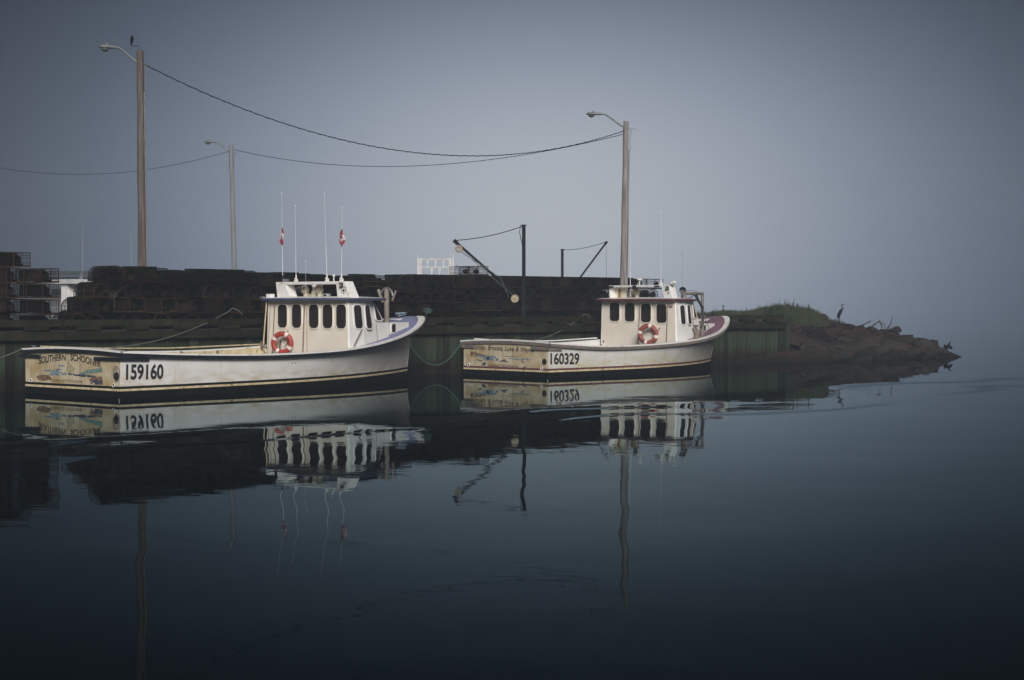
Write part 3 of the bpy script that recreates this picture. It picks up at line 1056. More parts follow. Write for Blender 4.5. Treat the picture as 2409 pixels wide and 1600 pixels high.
cz = lambda px, py, d: (d * (px - 1204.5) / 4000, d, 2.5 - (py - 716) * d / 4000)
crane('hoist_crane', (0.45, 65.0, 1.73), (0.45, 65, 5.52), (-2.14, 64.6, 4.87), (0.33, 64.9, 2.70), 0.125,
      'dark steel wharf hoist with a pale winch drum between the two boats', 0.10, block=True)
crane('hoist_crane', (2.78, 94.0, 1.73), (2.78, 94, 5.53), (5.2, 94, 5.90), (2.85, 94.0, 2.75), 0.135,
      'smaller hazy hoist crane farther back, its boom rising to the right', 0.12, hang=2.6)

# ================================================================== LOBSTER TRAPS
def trap_parts(kind, L=1.1, Wd=0.56, H=0.44):
    """returns frame, net, head meshes; long axis x, centred, bottom at z=0"""
    fr, nt, hd = MB(), MB(), MB()
    # base laths
    for yy in (-Wd / 2 + .02, 0, Wd / 2 - .02):
        fr.box((0, yy, 0.02), (L, 0.035, 0.03))
    for xx in (-L / 2 + .02, 0, L / 2 - .02):
        fr.box((xx, 0, 0.045), (0.035, Wd, 0.022))

    def prof(n):
        if kind == 'arch':
            P = [(-Wd / 2 + .01, 0.05), (-Wd / 2 + .01, 0.20)]
            for i in range(1, n):
                a = pi - pi * i / n
                P.append((cos(a) * (Wd / 2 - .01), 0.20 + sin(a) * (H - .22)))
            P += [(Wd / 2 - .01, 0.20), (Wd / 2 - .01, 0.05)]
        else:
            P = [(-Wd / 2 + .01, 0.05), (-Wd / 2 + .01, H - .03), (Wd / 2 - .01, H - .03), (Wd / 2 - .01, .05)]
        return P
    P = prof(8)
    for xx in (-L / 2 + .02, 0.0, L / 2 - .02):
        fr.sweep([(xx, y, z) for y, z in P], 0.013, 5)
    # laths along the length
    lp = [(-Wd / 2 + .01, 0.20), (Wd / 2 - .01, 0.20)] if kind == 'arch' else [(-Wd / 2 + .01, H - .03), (Wd / 2 - .01, H - .03)]
    lp += [(0, H - .02)]
    for y, z in lp:
        fr.box((0, y, z), (L, 0.028, 0.016))
    # net: bands of string around and along
    k = 15
    for i in range(k):
        xx = -L / 2 + .03 + (L - .06) * i / (k - 1)
        nt.sweep([(xx, y, z) for y, z in P], 0.0042, 3, cap=False)
    Q = prof(12)
    for i in range(len(Q)):
        nt.sweep([(-L / 2 + .02, Q[i][0], Q[i][1]), (L / 2 - .02, Q[i][0], Q[i][1])], 0.0042, 3, cap=False)
    for zz in (0.10, 0.15, 0.26, 0.33):
        for sg in (-1, 1):
            wy = Wd / 2 - .01 if (kind != 'arch' or zz < .2) else (Wd / 2 - .01) * sqrt(max(0.0, 1 - ((zz - .2) / (H - .22))**2))
            nt.sweep([(-L / 2 + .02, sg * wy, zz), (L / 2 - .02, sg * wy, zz)], 0.0042, 3, cap=False)
            nt.sweep([(sg * (L / 2 - .02), -wy, zz), (sg * (L / 2 - .02), wy, zz)], 0.0042, 3, cap=False)
    for j in range(7):
        yy = -Wd / 2 + .05 + (Wd - .1) * j / 6
        zt = H - .03 if kind != 'arch' else .2 + (H - .22) * sqrt(max(0, 1 - (yy / (Wd / 2))**2))
        for sg in (-1, 1):
            nt.sweep([(sg * (L / 2 - .02), yy, .05), (sg * (L / 2 - .02), yy, zt)], 0.0042, 3, cap=False)
    # entrance funnel + inner partition
    hd.lathe((0.12, -Wd / 2 + .02, .20), [(.13, 0), (.09, .09), (.05, .17)], 10, Matrix.Rotation(radians(-90), 3, 'X'))
    hd.lathe((-L / 2 + .04, 0, .19), [(.15, 0), (.10, .12), (.05, .24)], 10, Matrix.Rotation(radians(90), 3, 'Y'))
    if kind == 'wire':
        hd = MB()
        hd.lathe((0.12, -Wd / 2 + .02, .20), [(.13, 0), (.09, .09), (.05, .17)], 7, Matrix.Rotation(radians(-90), 3, 'X'))
        return fr, nt, hd
    hd.add([(0.02, -Wd / 2 + .02, .05), (0.02, Wd / 2 - .02, .05), (0.02, Wd / 2 - .08, H - .08), (0.02, -Wd / 2 + .08, H - .08)], [(0, 1, 2, 3)])
    hd.box((0.3, 0.05, 0.07), (0.26, 0.16, 0.06))
    if kind == 'box':
        for yy in (-.14, .0, .14):
            hd.add([(-L / 2 + .03, yy, .05), (0.24, yy, .05), (0.18, yy, H - .05), (-L / 2 + .03, yy, H - .05)], [(0, 1, 2, 3)])
    return fr, nt, hd


TR = {}
for kind in ('arch', 'box', 'wire'):
    fr, nt, hd = trap_parts(kind)
    mesh = []
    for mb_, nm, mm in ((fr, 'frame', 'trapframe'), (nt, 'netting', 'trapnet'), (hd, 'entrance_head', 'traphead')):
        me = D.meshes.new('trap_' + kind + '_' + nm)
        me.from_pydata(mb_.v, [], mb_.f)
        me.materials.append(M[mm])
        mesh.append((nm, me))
    TR[kind] = mesh
    TR[kind + 'mb'] = (fr, nt)
ntrap = 0


def place_trap(kind, s, n, z, rot, zs, label, group):
    global ntrap
    p = wp(s, n, z)
    e = empty('lobster_trap', p + Vector((0, 0, random.uniform(-.006, .008))), RZ45 + rot + random.gauss(0, .035), label, 'lobster trap', group)
    e.rotation_euler.x = random.gauss(0, .012)
    e.rotation_euler.y = random.gauss(0, .014)
    e.scale = (1, 1, zs)
    for nm, me in TR[kind]:
        o = D.objects.new(nm, me)
        COL.objects.link(o)
        o.parent = e
    ntrap += 1


LN = ['bottom', 'second', 'third', 'top']


def zone(s):
    for lim, nm in ((3.6, 'at the stepped left end of the long stack'), (7.3, 'below the tall left lamp post'), (10.2, 'behind the open stern deck of the first boat'),
                    (13.2, 'behind the cabin of the first boat'), (16.2, 'above the bow of the first boat'), (19.5, 'at the right end of the long stack')):
        if s < lim:
            return nm
    return 'at the right end of the long stack'


random.seed(5)
backs = []
starts = [2.0, 2.33, 2.73, 3.25]
for l in range(4):
    s = starts[l]
    cnt = 0
    while s < 18.35:
        h = 0.490 - 0.0045 * s - (.028 if s > 13.6 else 0) + .010 * sin(s * 1.9 + .6) + .006 * sin(s * 4.3)
        z = 1.76 + l * h
        zsc = h / 0.44
        lab = '%s lobster trap %s from the left in the %s layer of the long stack'
        grp = 'lobster traps in the long dark stack'
        if l in (1, 3) and not (s < starts[l] + .9):
            # long sides to the water, two deep
            if s + 1.12 > 18.6:
                break
            if True:
                place_trap('box' if l == 1 else 'arch', s + .56, .84 + random.uniform(-.02, .02), z, 0, zsc, lab % ('dark', ORD[cnt], LN[l]), grp)
                backs.append(('arch', s + .56, 1.42, z, 0, zsc))
            s += 1.13
            cnt += 1
        else:
            cnt += 1
            place_trap('arch', s + .29, 1.12 + random.uniform(-.04, .04), z, pi / 2, zsc, lab % ('arched', ORD[cnt - 1], LN[l]), grp)
            s += 0.575
# rows behind
for row in range(2):
    for l in range(4):
        s = starts[l] + 1.15 + .6 * row
        while s < 18.2:
            h = 0.490 - 0.0045 * s - (.028 if s > 13.6 else 0)
            if not (4.4 < s < 6.3) or row == 1:
                backs.append(('arch', s + .29, 2.95 + row * 1.15, 1.76 + l * h, pi / 2, h / .44))
            s += .58
# near-left stack, boxy wire traps
for l in range(5):
    s = 1.55
    h = 0.455
    if l == 4:
        s = 0.62
    c = 0
    while s > -7:
        place_trap('box', s - .56, .70, 1.76 + l * h, 0, h / .44,
                   'black boxy trap %s from the right in the %s layer of the left edge stack' % (ORD[c], ('bottom', 'second', 'third', 'fourth', 'uppermost')[l]),
                   'boxy traps stacked at the left edge')
        if l < 4 and c > 0:
            backs.append(('box', s - .56, 1.32, 1.76 + l * h, 0, h / .44))
            backs.append(('box', s - .56, 1.95, 1.76 + l * h, 0, h / .44))
        s -= 1.14
        c += 1
# far stack right of the hoist
for l in range(4):
    s = 19.9
    cnt = 0
    while s < 34.2:
        h = 0.475
        z = 1.76 + l * h
        if l in (1, 3):
            place_trap('wire' if s > 32.6 else 'box', s + .56, 5.1, z, 0, h / .44, 'hazy boxy trap %s from the left in the %s layer of the far stack' % (ORD[cnt], LN[l]),
                       'traps in the far stack')
            if s < 32.6:
                backs.append(('box', s + .56, 5.72, z, 0, h / .44))
            s += 1.13
            cnt += 1
        else:
            place_trap('arch', s + .29, 5.4, z, pi / 2, h / .44, 'hazy arched trap %s from the left in the %s layer of the far stack' % (ORD[cnt], LN[l]),
                       'traps in the far stack')
            s += .575
            cnt += 1
    s = 19.9
    while s < 32.2 - l * .2:
        backs.append(('arch', s + .29, 6.7, 1.76 + l * .475, pi / 2, .475 / .44))
        s += .58
for dx in (0, 1.13):
    place_trap('wire', 22.9 + dx * .53, 5.6, 1.76 + 4 * .475, pi / 2, .9, 'see-through wire trap on top of the far stack beside the %s' % ('white gantry' if dx == 0 else 'crane boom'), 'loose traps on top of the stacks')
# background rows, joined
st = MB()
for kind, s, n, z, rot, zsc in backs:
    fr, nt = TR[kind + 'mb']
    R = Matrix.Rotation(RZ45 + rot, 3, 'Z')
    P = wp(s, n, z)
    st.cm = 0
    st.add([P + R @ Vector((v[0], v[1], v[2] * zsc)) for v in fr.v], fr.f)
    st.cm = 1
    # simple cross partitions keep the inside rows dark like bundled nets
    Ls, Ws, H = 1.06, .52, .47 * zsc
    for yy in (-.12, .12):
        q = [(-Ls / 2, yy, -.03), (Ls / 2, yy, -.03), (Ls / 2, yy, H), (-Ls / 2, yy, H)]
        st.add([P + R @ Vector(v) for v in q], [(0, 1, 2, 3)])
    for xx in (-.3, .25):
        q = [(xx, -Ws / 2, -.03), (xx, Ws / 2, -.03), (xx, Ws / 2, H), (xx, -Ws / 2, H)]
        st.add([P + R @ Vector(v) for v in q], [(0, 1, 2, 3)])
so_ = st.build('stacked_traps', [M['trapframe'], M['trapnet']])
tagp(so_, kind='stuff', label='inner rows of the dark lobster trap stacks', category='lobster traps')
# rope tangle hanging on the stack
m = MB()
c = wp(3.4, .45, 2.75)
for i in range(4):
    m.torus(c + Vector((random.uniform(-.05, .05), 0, random.uniform(-.05, .05))), random.uniform(.05, .1), .008, 'y', 14, 4)
m.sweep([c + Vector((-.35, 0, .28)), c + Vector((-.1, -.02, .05)), c], 0.010, 4)
m.sweep([c + Vector((.3, 0, .3)), c + Vector((.1, -.02, .1)), c], 0.010, 4)
m.sweep([c, c + Vector((.04, 0, -.2)), c + Vector((.02, 0, -.42))], 0.010, 4)
o = m.build('rope_tangle', M['ropedark'])
tagp(o, label='small tangle of pale rope hanging on the dark trap stack', category='rope')

# ================================================================== BOATS
class Boat:
    def __init__(s, origin, heading, L, Lw, B, Bw, sheer, stripe_rise, cols, label, name='lobster_boat'):
        s.L, s.Lw, s.B, s.Bw, s.sheer, s.rise = L, Lw, B, Bw, sheer, stripe_rise
        s.h = radians(heading)
        s.o = Vector((origin[0], origin[1], 0))
        s.e = empty(name, s.o, s.h, label, 'fishing boat')
        s.c = cols
        s.x0 = 0.42 * L

    def W(s, x, y, z):
        return s.o + Vector((x * cos(s.h) - y * sin(s.h), x * sin(s.h) + y * cos(s.h), z))

    def zs(s, x):
        return interp(s.sheer, x)

    def yg(s, x):
        x = max(0.0, min(s.L, x))
        if x < s.x0:
            return s.B * (1 - .02 * ((s.x0 - x) / s.x0)**2)
        t = (x - s.x0) / (s.L - s.x0)
        return s.B * max(0.0, 1 - t**2.3)**0.70

    def yw(s, x):
        a = .30 * s.Lw
        if x < a:
            return s.Bw
        t = min(1.0, (x - a) / (s.Lw - a))
        return s.Bw * max(0.0, 1 - t**2.3)**1.0

    def st(s, x):
        return .305 + s.rise * (x / s.L)**2

    def S(s, u, z, off=0.0):
        """starboard hull point, u 0..1 along, at height z"""
        zt = s.zs(u * s.L)
        f = z / zt
        Ls = s.L - 0.42
        if f >= 0:
            xe = s.Lw + (Ls - s.Lw) * min(1, f / .86) + (s.L - Ls) * max(0, (f - .80) / .20)**1.4
        else:
            xe = s.Lw + .9 * z
        bow = max(0.0, (u - .35) / .65)
        yg, yw = s.yg(u * s.L), s.yw(u * s.Lw)
        if f >= 0:
            ff = min(1.0, f / 0.86)
            k = 1 + 1.3 * bow
            y = yw + (yg - .05 - yw) * ff**k
            if f > .86:
                y += .05 * min(1, (f - .86) / .06)
        else:
            y = yw * (1 + .5 * z)
        return Vector((u * xe + off * .3 * bow, -(y + off), z))

    def us(s):
        n = 46
        return [1 - (1 - i / n)**1.35 for i in range(n + 1)]

    def band(s, z0f, z1f, nrow, off):
        mb = MB()
        for sg in (1, -1):
            rows = []
            for i in range(nrow + 1):
                r = []
                for u in s.us():
                    x = u * s.L
                    z = z0f(x) + (z1f(x) - z0f(x)) * i / nrow
                    p = s.S(u, z, off)
                    r.append((p.x, p.y * sg, p.z))
                rows.append(r)
            mb.grid(rows if sg == 1 else rows[::-1])
        # transom
        return mb

    def transom(s, z0, z1, n, off, m, name, ymin=None):
        mb = MB()
        rows = []
        for i in range(n + 1):
            z = z0 + (z1 - z0) * i / n
            y = -s.S(0, z, off * .5).y
            k_ = max(0.0, (z - .6) / (s.zs(0) - .6))
            rows.append([(-off, y * (1 - 2 * j / 12), z + k_ * .07 * (1 - (1 - 2 * j / 12)**2)) for j in range(13)])
        mb.grid(rows)
        return mb.build(name, m, s.e)


def rrect_pts(cx, cz, w, h, r, n=6, skew=0.0):
    P = []
    for (sx, sz, a0) in ((1, 1, 0), (-1, 1, 90), (-1, -1, 180), (1, -1, 270)):
        for i in range(n + 1):
            a = radians(a0 + 90 * i / n)
            z = sz * (h / 2 - r) + r * sin(a)
            P.append((cx + sx * (w / 2 - r) + r * cos(a) - skew * z / h, cz + z))
    return P


def hull(bt, mats):
    zt = bt.zs
    mb = bt.band(lambda x: zt(x), lambda x: bt.st(x), 16, 0)
    h = mb.build('hull', mats['hull'], bt.e, smooth='full')
    bt.hull = h
    mb = bt.band(lambda x: bt.st(x) + .002, lambda x: bt.st(x) - .055, 1, .006)
    mb.build('boot_stripe', mats['stripe'], bt.e, smooth=True)
    mb = bt.band(lambda x: bt.st(x) - .065, lambda x: bt.st(x) - .125, 1, .010)
    mb.build('cream_stripe', M['cream'], bt.e, smooth=True)
    mb = bt.band(lambda x: bt.st(x) - .002, lambda x: -.55, 8, -.001)
    mb.build('bottom', M['black'], bt.e, smooth=True)
    bt.transom(bt.st(0), zt(0), 4, 0.0, mats['transom'], 'transom')
    bt.transom(bt.st(0) - .055, bt.st(0) + .002, 1, .006, mats['stripe'], 'transom_stripe')
    bt.transom(bt.st(0) - .125, bt.st(0) - .065, 1, .010, M['cream'], 'transom_cream_stripe')
    bt.transom(-.5, bt.st(0) - .002, 2, -.001, M['black'], 'transom_bottom')
    # rub rail: dark strake under the cap, all round
    us = [i / 70 for i in range(71)]
    us = [1 - (1 - u)**1.4 for u in us]
    for nm, za, zb, oa, ob, m in (('rub_rail', -.135, -.035, .0, .055, mats['rail']), ('cap_rail', -.035, .012, -.16, .065, M['white'])):
        mb = MB()
        for sg in (-1, 1):
            rows = []
            for u in us:
                x = u * bt.L
                y = bt.yg(x)
                z = zt(x)
                inn = oa if nm == 'rub_rail' else -min(.15 - .06 * max(0, min(1, (x / bt.L - .6) / .2)), max(y - .0, 0.0))
                xo = x + (ob * (x / bt.L)**8)
                rows.append([(xo, sg * (y + ob), z + za), (xo, sg * (y + ob), z + zb), (x - (.14 if nm == 'cap_rail' else 0) * (x / bt.L)**12, sg * (y + inn), z + zb), (x, sg * (y + inn), z + za)])
            mb.grid(rows, close=True)
        z = zt(0)
        y = bt.yg(0)
        rows = []
        xa_, xb_ = (-ob - .002, 0.0) if nm == 'rub_rail' else (-ob - .004, .17)
        for j2 in range(17):
            tt_ = 1 - 2 * j2 / 16
            yy_ = (y + (ob if nm == 'rub_rail' else ob - .003)) * tt_
            c_ = z + .07 * (1 - tt_ * tt_) + (0 if nm == 'rub_rail' else .003)
            rows.append([(xa_, yy_, c_ + za), (xa_, yy_, c_ + zb), (xb_, yy_, c_ + zb), (xb_, yy_, c_ + za)])
        mb.grid(rows, close=True)
        mb.build(nm, m, bt.e, smooth=True)


def cockpit(bt, xa, xb, m_in):
    mb = MB()
    for sg in (-1, 1):
        rows = []
        for i in range(25):
            x = xa + (xb - xa) * i / 24
            y = bt.yg(x) - .15
            yb = min(y - .03, -bt.S(x / bt.L, .5).y - .09)
            ym = min(y, -bt.S(x / bt.L, .8).y - .07)
            rows.append([(x, sg * y, bt.zs(x) - .03), (x, sg * ym, .8), (x, sg * yb, .5)])
        mb.grid(rows)
    y = bt.yg(xa) - .15
    mb.add([(xa, -y, .5), (xa, y, .5), (xa, y, bt.zs(xa) - .03), (xa, 0, bt.zs(xa) + .04), (xa, -y, bt.zs(xa) - .03)], [(0, 1, 2, 3, 4)])
    mb.build('bulwark_lining', m_in, bt.e)
    mb = MB()
    yf = -bt.S(xb / bt.L, .5).y - .1
    mb.prism([(xa, -y + .1, .46), (xb * .6, -y + .1, .46), (xb, -yf, .46), (xb, yf, .46), (xb * .6, y - .1, .46), (xa, y - .1, .46)], (0, 0, .04))
    mb.build('cockpit_floor', M['deck'], bt.e)


def decks(bt, xa, xsplit, m_deck, crown=.27):
    for nm, a, c, m in (('side_deck', xa, xsplit, M['white']), ('fore_deck', xsplit, bt.L - .02, m_deck)):
        mb = MB()
        rows = []
        n = 30
        for i in range(n + 1):
            x = a + (c - a) * i / n
            y = max(bt.yg(x) - .07, 0.001)
            cr = crown * max(0, min(1, (x - xa) / 2.2)) * min(1, y / .85)
            rows.append([(x - .16 * (x / bt.L)**12, y * (j / 8 - 1), bt.zs(x) - .01 + cr * (1 - abs(j / 8 - 1)**3.2)) for j in range(17)])
        mb.grid(rows)
        mb.build(nm, m, bt.e, smooth=True)


class Panel:
    """starboard cabin side between bottom edge and top edge polylines (x,y,z)"""
    def __init__(s, bot, top):
        s.b, s.t = [Vector(p) for p in bot], [Vector(p) for p in top]

    def at(s, x, z, off=0.0, sg=1):
        # find segment in x at this height
        for i in range(len(s.b) - 1):
            a0, a1, c0, c1 = s.b[i], s.b[i + 1], s.t[i], s.t[i + 1]
            fa = (z - a0.z) / (c0.z - a0.z)
            fb = (z - a1.z) / (c1.z - a1.z)
            p, q = a0.lerp(c0, fa), a1.lerp(c1, fb)
            if x <= q.x or i == len(s.b) - 2:
                t = (x - p.x) / (q.x - p.x)
                r = p.lerp(q, t)
                d = Vector((q.x - p.x, q.y - p.y, 0)).normalized()
                r += Vector((d.y, -d.x, 0.04)) * off
                return Vector((r.x, r.y * sg, r.z))


def cabin(bt, bot, top, m, mfront, front_c=.18):
    """bot/top: starboard outline aft->front"""
    mb = MB()
    bb = [Vector(p) for p in bot]
    tt = [Vector(p) for p in top]
    sb = bb + [Vector((bb[-1].x + front_c, 0, bb[-1].z))] + [Vector((p.x, -p.y, p.z)) for p in reversed(bb)]
    st_ = tt + [Vector((tt[-1].x + front_c * .7, 0, tt[-1].z))] + [Vector((p.x, -p.y, p.z)) for p in reversed(tt)]
    mb.grid([sb, st_], close=True)
    o = mb.build('cabin', m, bt.e)
    bv = o.modifiers.new('bevel', 'BEVEL')
    bv.width = .05
    bv.segments = 3
    bv.limit_method = 'ANGLE'
    bv.angle_limit = radians(12)
    for f in o.data.polygons:
        f.use_smooth = True
    o.data.set_sharp_from_angle(angle=radians(60))
    return Panel(bot, top)


def window(bt, pan, cx, cz, w, h, r, skew=0.0, sides=(1, -1), mrim=None, taper=None):
    for sg in sides:
        P = rrect_pts(cx, cz, w, h, r, skew=skew)
        Pi = rrect_pts(cx, cz, w - .018, h - .018, r - .006, skew=skew)
        Po = rrect_pts(cx, cz, w + .075, h + .075, r + .03, skew=skew)
        if taper:
            Pi = [(taper(a, c_), c_) for a, c_ in Pi]
            P = [(taper(a, c_), c_) for a, c_ in P]
            Po = [(taper(a, c_), c_) for a, c_ in Po]
        mb = MB()
        mb.add([pan.at(a, c_, .010, sg) for a, c_ in Pi], [tuple(range(len(Pi)))])
        g_ = mb.build('window', M['glass'], bt.e)
        mb = MB()
        n = len(P)
        mb.grid([[pan.at(a, c_, .010, sg) for a, c_ in Pi], [pan.at(a, c_, .016, sg) for a, c_ in P]], close=True)
        mb.build('gasket', M['gasket'], g_)
        mb = MB()
        mb.grid([[pan.at(a, c_, .012, sg) for a, c_ in P], [pan.at(a, c_, .026, sg) for a, c_ in P],
                 [pan.at(a, c_, .022, sg) for a, c_ in Po], [pan.at(a, c_, -.01, sg) for a, c_ in Po]], close=True)
        mb.build('rim', mrim or M['cabin'], g_, smooth=True)


def roof(bt, pts, zf, th, m_edge, m_top):
    """pts: starboard outline aft->front (x,y)"""
    full = [(x, y) for x, y in pts] + [(x, -y) for x, y in reversed(pts)]
    mb = MB()
    rows = []
    cx = sum(p[0] for p in full) / len(full)
    for k2, (zz, sc) in enumerate(((0, .965), (0.012, .99), (th * .5, 1.0), (th * .85, .995), (th, .97))):
        rows.append([(cx + (x - cx) * sc, y * sc, zf(x) + zz) for x, y in full])
    mb.grid(rows, close=True)
    mb.add(rows[0], [tuple(range(len(full)))])
    mb.build('roof_edge', m_edge, bt.e, smooth=True)
    mb = MB()
    rr = []
    for k2, (zz, sc) in enumerate(((th + .001, .97), (th + .02, .90), (th + .05, .6), (th + .06, .01))):
        rr.append([(cx + (x - cx) * sc, y * sc, zf(x) + zz) for x, y in full])
    mb.grid(rr, close=True)
    mb.build('roof_top', m_top, bt.e, smooth=True)


def round_hole(bt, y, z, r, m, name='drain', ring=None):
    mb = MB()
    mb.lathe((-.012, y, z), [(.001, .004), (r * .9, .004), (r, 0), (r, -.02)], 20, Matrix.Rotation(radians(-90), 3, 'Y'))
    o = mb.build(name, m, bt.e, smooth=True)
    if ring:
        mb = MB()
        mb.torus((-.012, y, z), r * 1.12, r * .22, 'y', 20, 6)
        for i, v in enumerate(mb.v):
            dx, dy, dz = v[0] + .012, v[1] - y, v[2] - z
            mb.v[i] = (-.016 + dy, y + dx, v[2])
        mb.build('ring', ring, o, smooth=True)


def cowl(bt, x, y, z, h, r, yaw):
    mb = MB()
    d = Vector((cos(yaw), sin(yaw), 0))
    P = [Vector((x, y, z)), Vector((x, y, z + h * .45)), Vector((x, y, z + h * .72)) + d * r * .15, Vector((x, y, z + h * .86)) + d * r * .7]
    c = MB()
    c.sweep(P, [r * .75, r * .78, r * .95, r], 14)
    # rounded hood
    hood = [(r * .98 * sin(a), r * .98 * cos(a)) for a in [pi * .5 * i / 5 for i in range(6)]]
    o = c.build('vent_cowl', M['ventwhite'], bt.e, smooth=True)
    q = Matrix.Rotation(yaw, 3, 'Z') @ Matrix.Rotation(radians(78), 3, 'Y')
    m2 = MB()
    cc = Vector((x, y, z + h * .80)) + d * r * 1.05
    m2.lathe(cc, [(r * 1.04, -.10), (r * 1.06, .0), (r * .95, .02), (r * .93, -.01)], 18, q)
    m2.build('lip', M['ventwhite'], o, smooth=True)
    m3 = MB()
    m3.lathe(cc, [(r * .93, .0), (r * .5, -.05), (.001, -.07)], 18, q)
    m3.build('mouth', M['tan'], o, smooth=True)


def antenna(bt, x, y, z0, z1, lean=0.0, m=None, r=.016, base=True, tip=True):
    mb = MB()
    mid = z0 + (z1 - z0) * .42
    t = lambda z: (x, y + lean * (z - z0), z)
    r *= .60
    mb.sweep([t(z0 + .08), t(mid)], [r, r * .9], 7)
    mb.sweep([t(mid), t(z1)], [r * .55, r * .32], 6)
    if tip:
        mb.sweep([t(z1), t(z1 + .03)], .016, 6)
    o = mb.build('antenna', m or M['white'], bt.e, smooth=True)
    if base:
        b2 = MB()
        b2.box((x, y, z0 + .03), (.09, .09, .06))
        b2.sweep([(x, y - .06, z0 + .07), (x, y + .06, z0 + .10)], .028, 8)
        b2.sweep([(x, y, z0), (x, y + lean * .1, z0 + .22)], .022, 8)
        b2.build('bracket', M['chrome'] if base == 2 else M['white'], o)
    return o


def lifebuoy(bt, x, y, z, D_, label, m, a_off, rope=True, turn=28):
    e = empty('lifebuoy', bt.W(x, y, z), bt.h - radians(90) + radians(turn), label, 'lifebuoy')
    R, r = D_ * .39, D_ * .11
    mb = MB()
    mb.torus((0, 0, 0), R, r, 'y', 48, 14, sc=.85)
    mb.build('ring', m, e, smooth='full')
    for i in range(4):
        a = a_off + i * pi / 2
        mb = MB()
        mb.torus((0, 0, 0), R, r * 1.05, 'y', 5, 14, a0=a - .17, a1=a + .17, sc=.88)
        mb.build('band', M['buoywhite'], e, smooth='full')
    if rope:
        mb = MB()
        P = []
        for i in range(41):
            a = 2 * pi * i / 40
            rr = R + r * (1.12 + .10 * abs(sin(2 * (a - a_off))))
            P.append((rr * cos(a), -.01, rr * sin(a)))
        mb.sweep(P, .007, 5)
        mb.build('grab_line', M['ropewhite'], e)
    return e


def side_text(bt, txt, x0, x1, z0f, z1f, m, name, bold, shear=0.0):
    def fn(u, v):
        x = x0 + (x1 - x0) * u
        z = z0f(u) + (z1f(u) - z0f(u)) * v
        # invert hull x
        uu = x / bt.L
        for _ in range(6):
            p = bt.S(uu, z, .006)
            uu += (x - p.x) / bt.L
        p = bt.S(uu, z, .006)
        return p
    return text_mesh(txt, fn, name, m, bt.e, bold=bold, shear=shear)


def tr_poly(bt, pts, m, name, off):
    mb = MB()
    mb.prism([Vector((-off, y, z)) for y, z in pts], (-.001, 0, 0))
    return mb.build(name, m, bt.e)


def blob(cy, cz, w, h, n=14, seed=0, rough=.25):
    P = []
    for i in range(n):
        a = 2 * pi * i / n
        k = 1 + rough * mnoise.noise(Vector((cos(a) * 1.7, sin(a) * 1.7, seed * 3.3)))
        P.append((cy + w / 2 * cos(a) * k, cz + h / 2 * sin(a) * k))
    return P


# ------------------------------------------------------------------ boat 1
b1 = Boat((-12.12, 46.76), 48.5, 13.62, 13.0, 2.36, 2.24,
          [(0, 1.235), (2.25, 1.13), (5.07, 1.065), (7.6, 1.11), (9.0, 1.20), (10.24, 1.345), (11.6, 1.57), (12.7, 1.83), (13.62, 2.10)], .115, None,
          'large white lobster boat on the left, numbered 159160, with blue roof trim')
hull(b1, dict(hull=M['hull1'], stripe=M['black'], transom=M['transom1'], rail=M['navy']))
cockpit(b1, .16, 8.65, M['cream'])
decks(b1, 8.64, 9.05, M['bluedeck'])
class AftPanel:
    def __init__(s, xa, lean=0.0):
        s.xa, s.lean = xa, lean

    def at(s, a, z, off=0.0, sg=1):
        return Vector((s.xa + s.lean * (z - 1.0) - off, -a, z))


def bulkhead(bt, xa, pts, m):
    mb = MB()
    mb.prism([Vector((xa - .006, y, z)) for y, z in pts], (.03, 0, 0))
    mb.build('aft_bulkhead', m, bt.e)


top = [(8.62, -1.86, 2.64), (9.3, -1.80, 2.64), (10.10, -1.42, 2.62)]
pan1 = cabin(b1, [(8.60, -1.93, 1.02), (9.3, -1.88, 1.06), (10.90, -1.52, 1.22)], top, M['cabinwhite'], M['cabinwhite'])
bulkhead(b1, 8.60, [(1.55, .5), (-1.55, .5), (-1.90, 1.0), (-1.84, 2.62), (1.84, 2.62), (1.90, 1.0)], M['cabin'])
aft1 = AftPanel(8.594)
for yy in (1.13, .455, -.35, -.985, -1.60):
    window(b1, aft1, -yy, 2.125, .45, .735, .15, sides=(1,))
window(b1, pan1, 9.045, 2.115, .355, .72, .12, skew=.06, mrim=M['cabinwhite'])
window(b1, pan1, 9.59, 2.11, .335, .72, .11, skew=.06, mrim=M['cabinwhite'])
# forward quarter window: leading edge follows the raked windscreen
P1c = pan1
def tap1(a, z):
    t = (z - 2.0) / .5
    x0 = 10.07 - .02 * t
    x1 = 10.44 - .30 * t
    u = (a - 9.9) / .3
    return x0 + (x1 - x0) * u
window(b1, pan1, 10.05, 2.25, .30, .50, .07, taper=tap1, mrim=M['cabinwhite'])
# door tracks and seams
def track(bt, pan, x0, z0, x1, z1, m, r=.014, name='door_track'):
    mb = MB()
    mb.sweep([pan.at(x0, z0, .02), pan.at(x1, z1, .02)], r, 5)
    mb.build(name, m, bt.e)
track(b1, aft1, -1.61, .94, -1.50, 2.50, M['rust'], .018)
track(b1, aft1, -.16, .94, -.08, 2.50, M['rust'], .022)
track(b1, aft1, .04, .94, .02, 2.58, M['tan'], .008)
track(b1, aft1, -1.84, .94, -1.70, 2.58, M['rust'], .008)
track(b1, pan1, 10.02, 1.15, 10.02, 1.9, M['rust'], .006, 'panel_seam')
mb = MB(); mb.sweep([(8.585, 1.86, .9), (8.50, 1.98, 1.1), (8.50, 1.80, 2.62)], .022, 6); mb.build('corner_stanchion', M['cream'], b1.e)
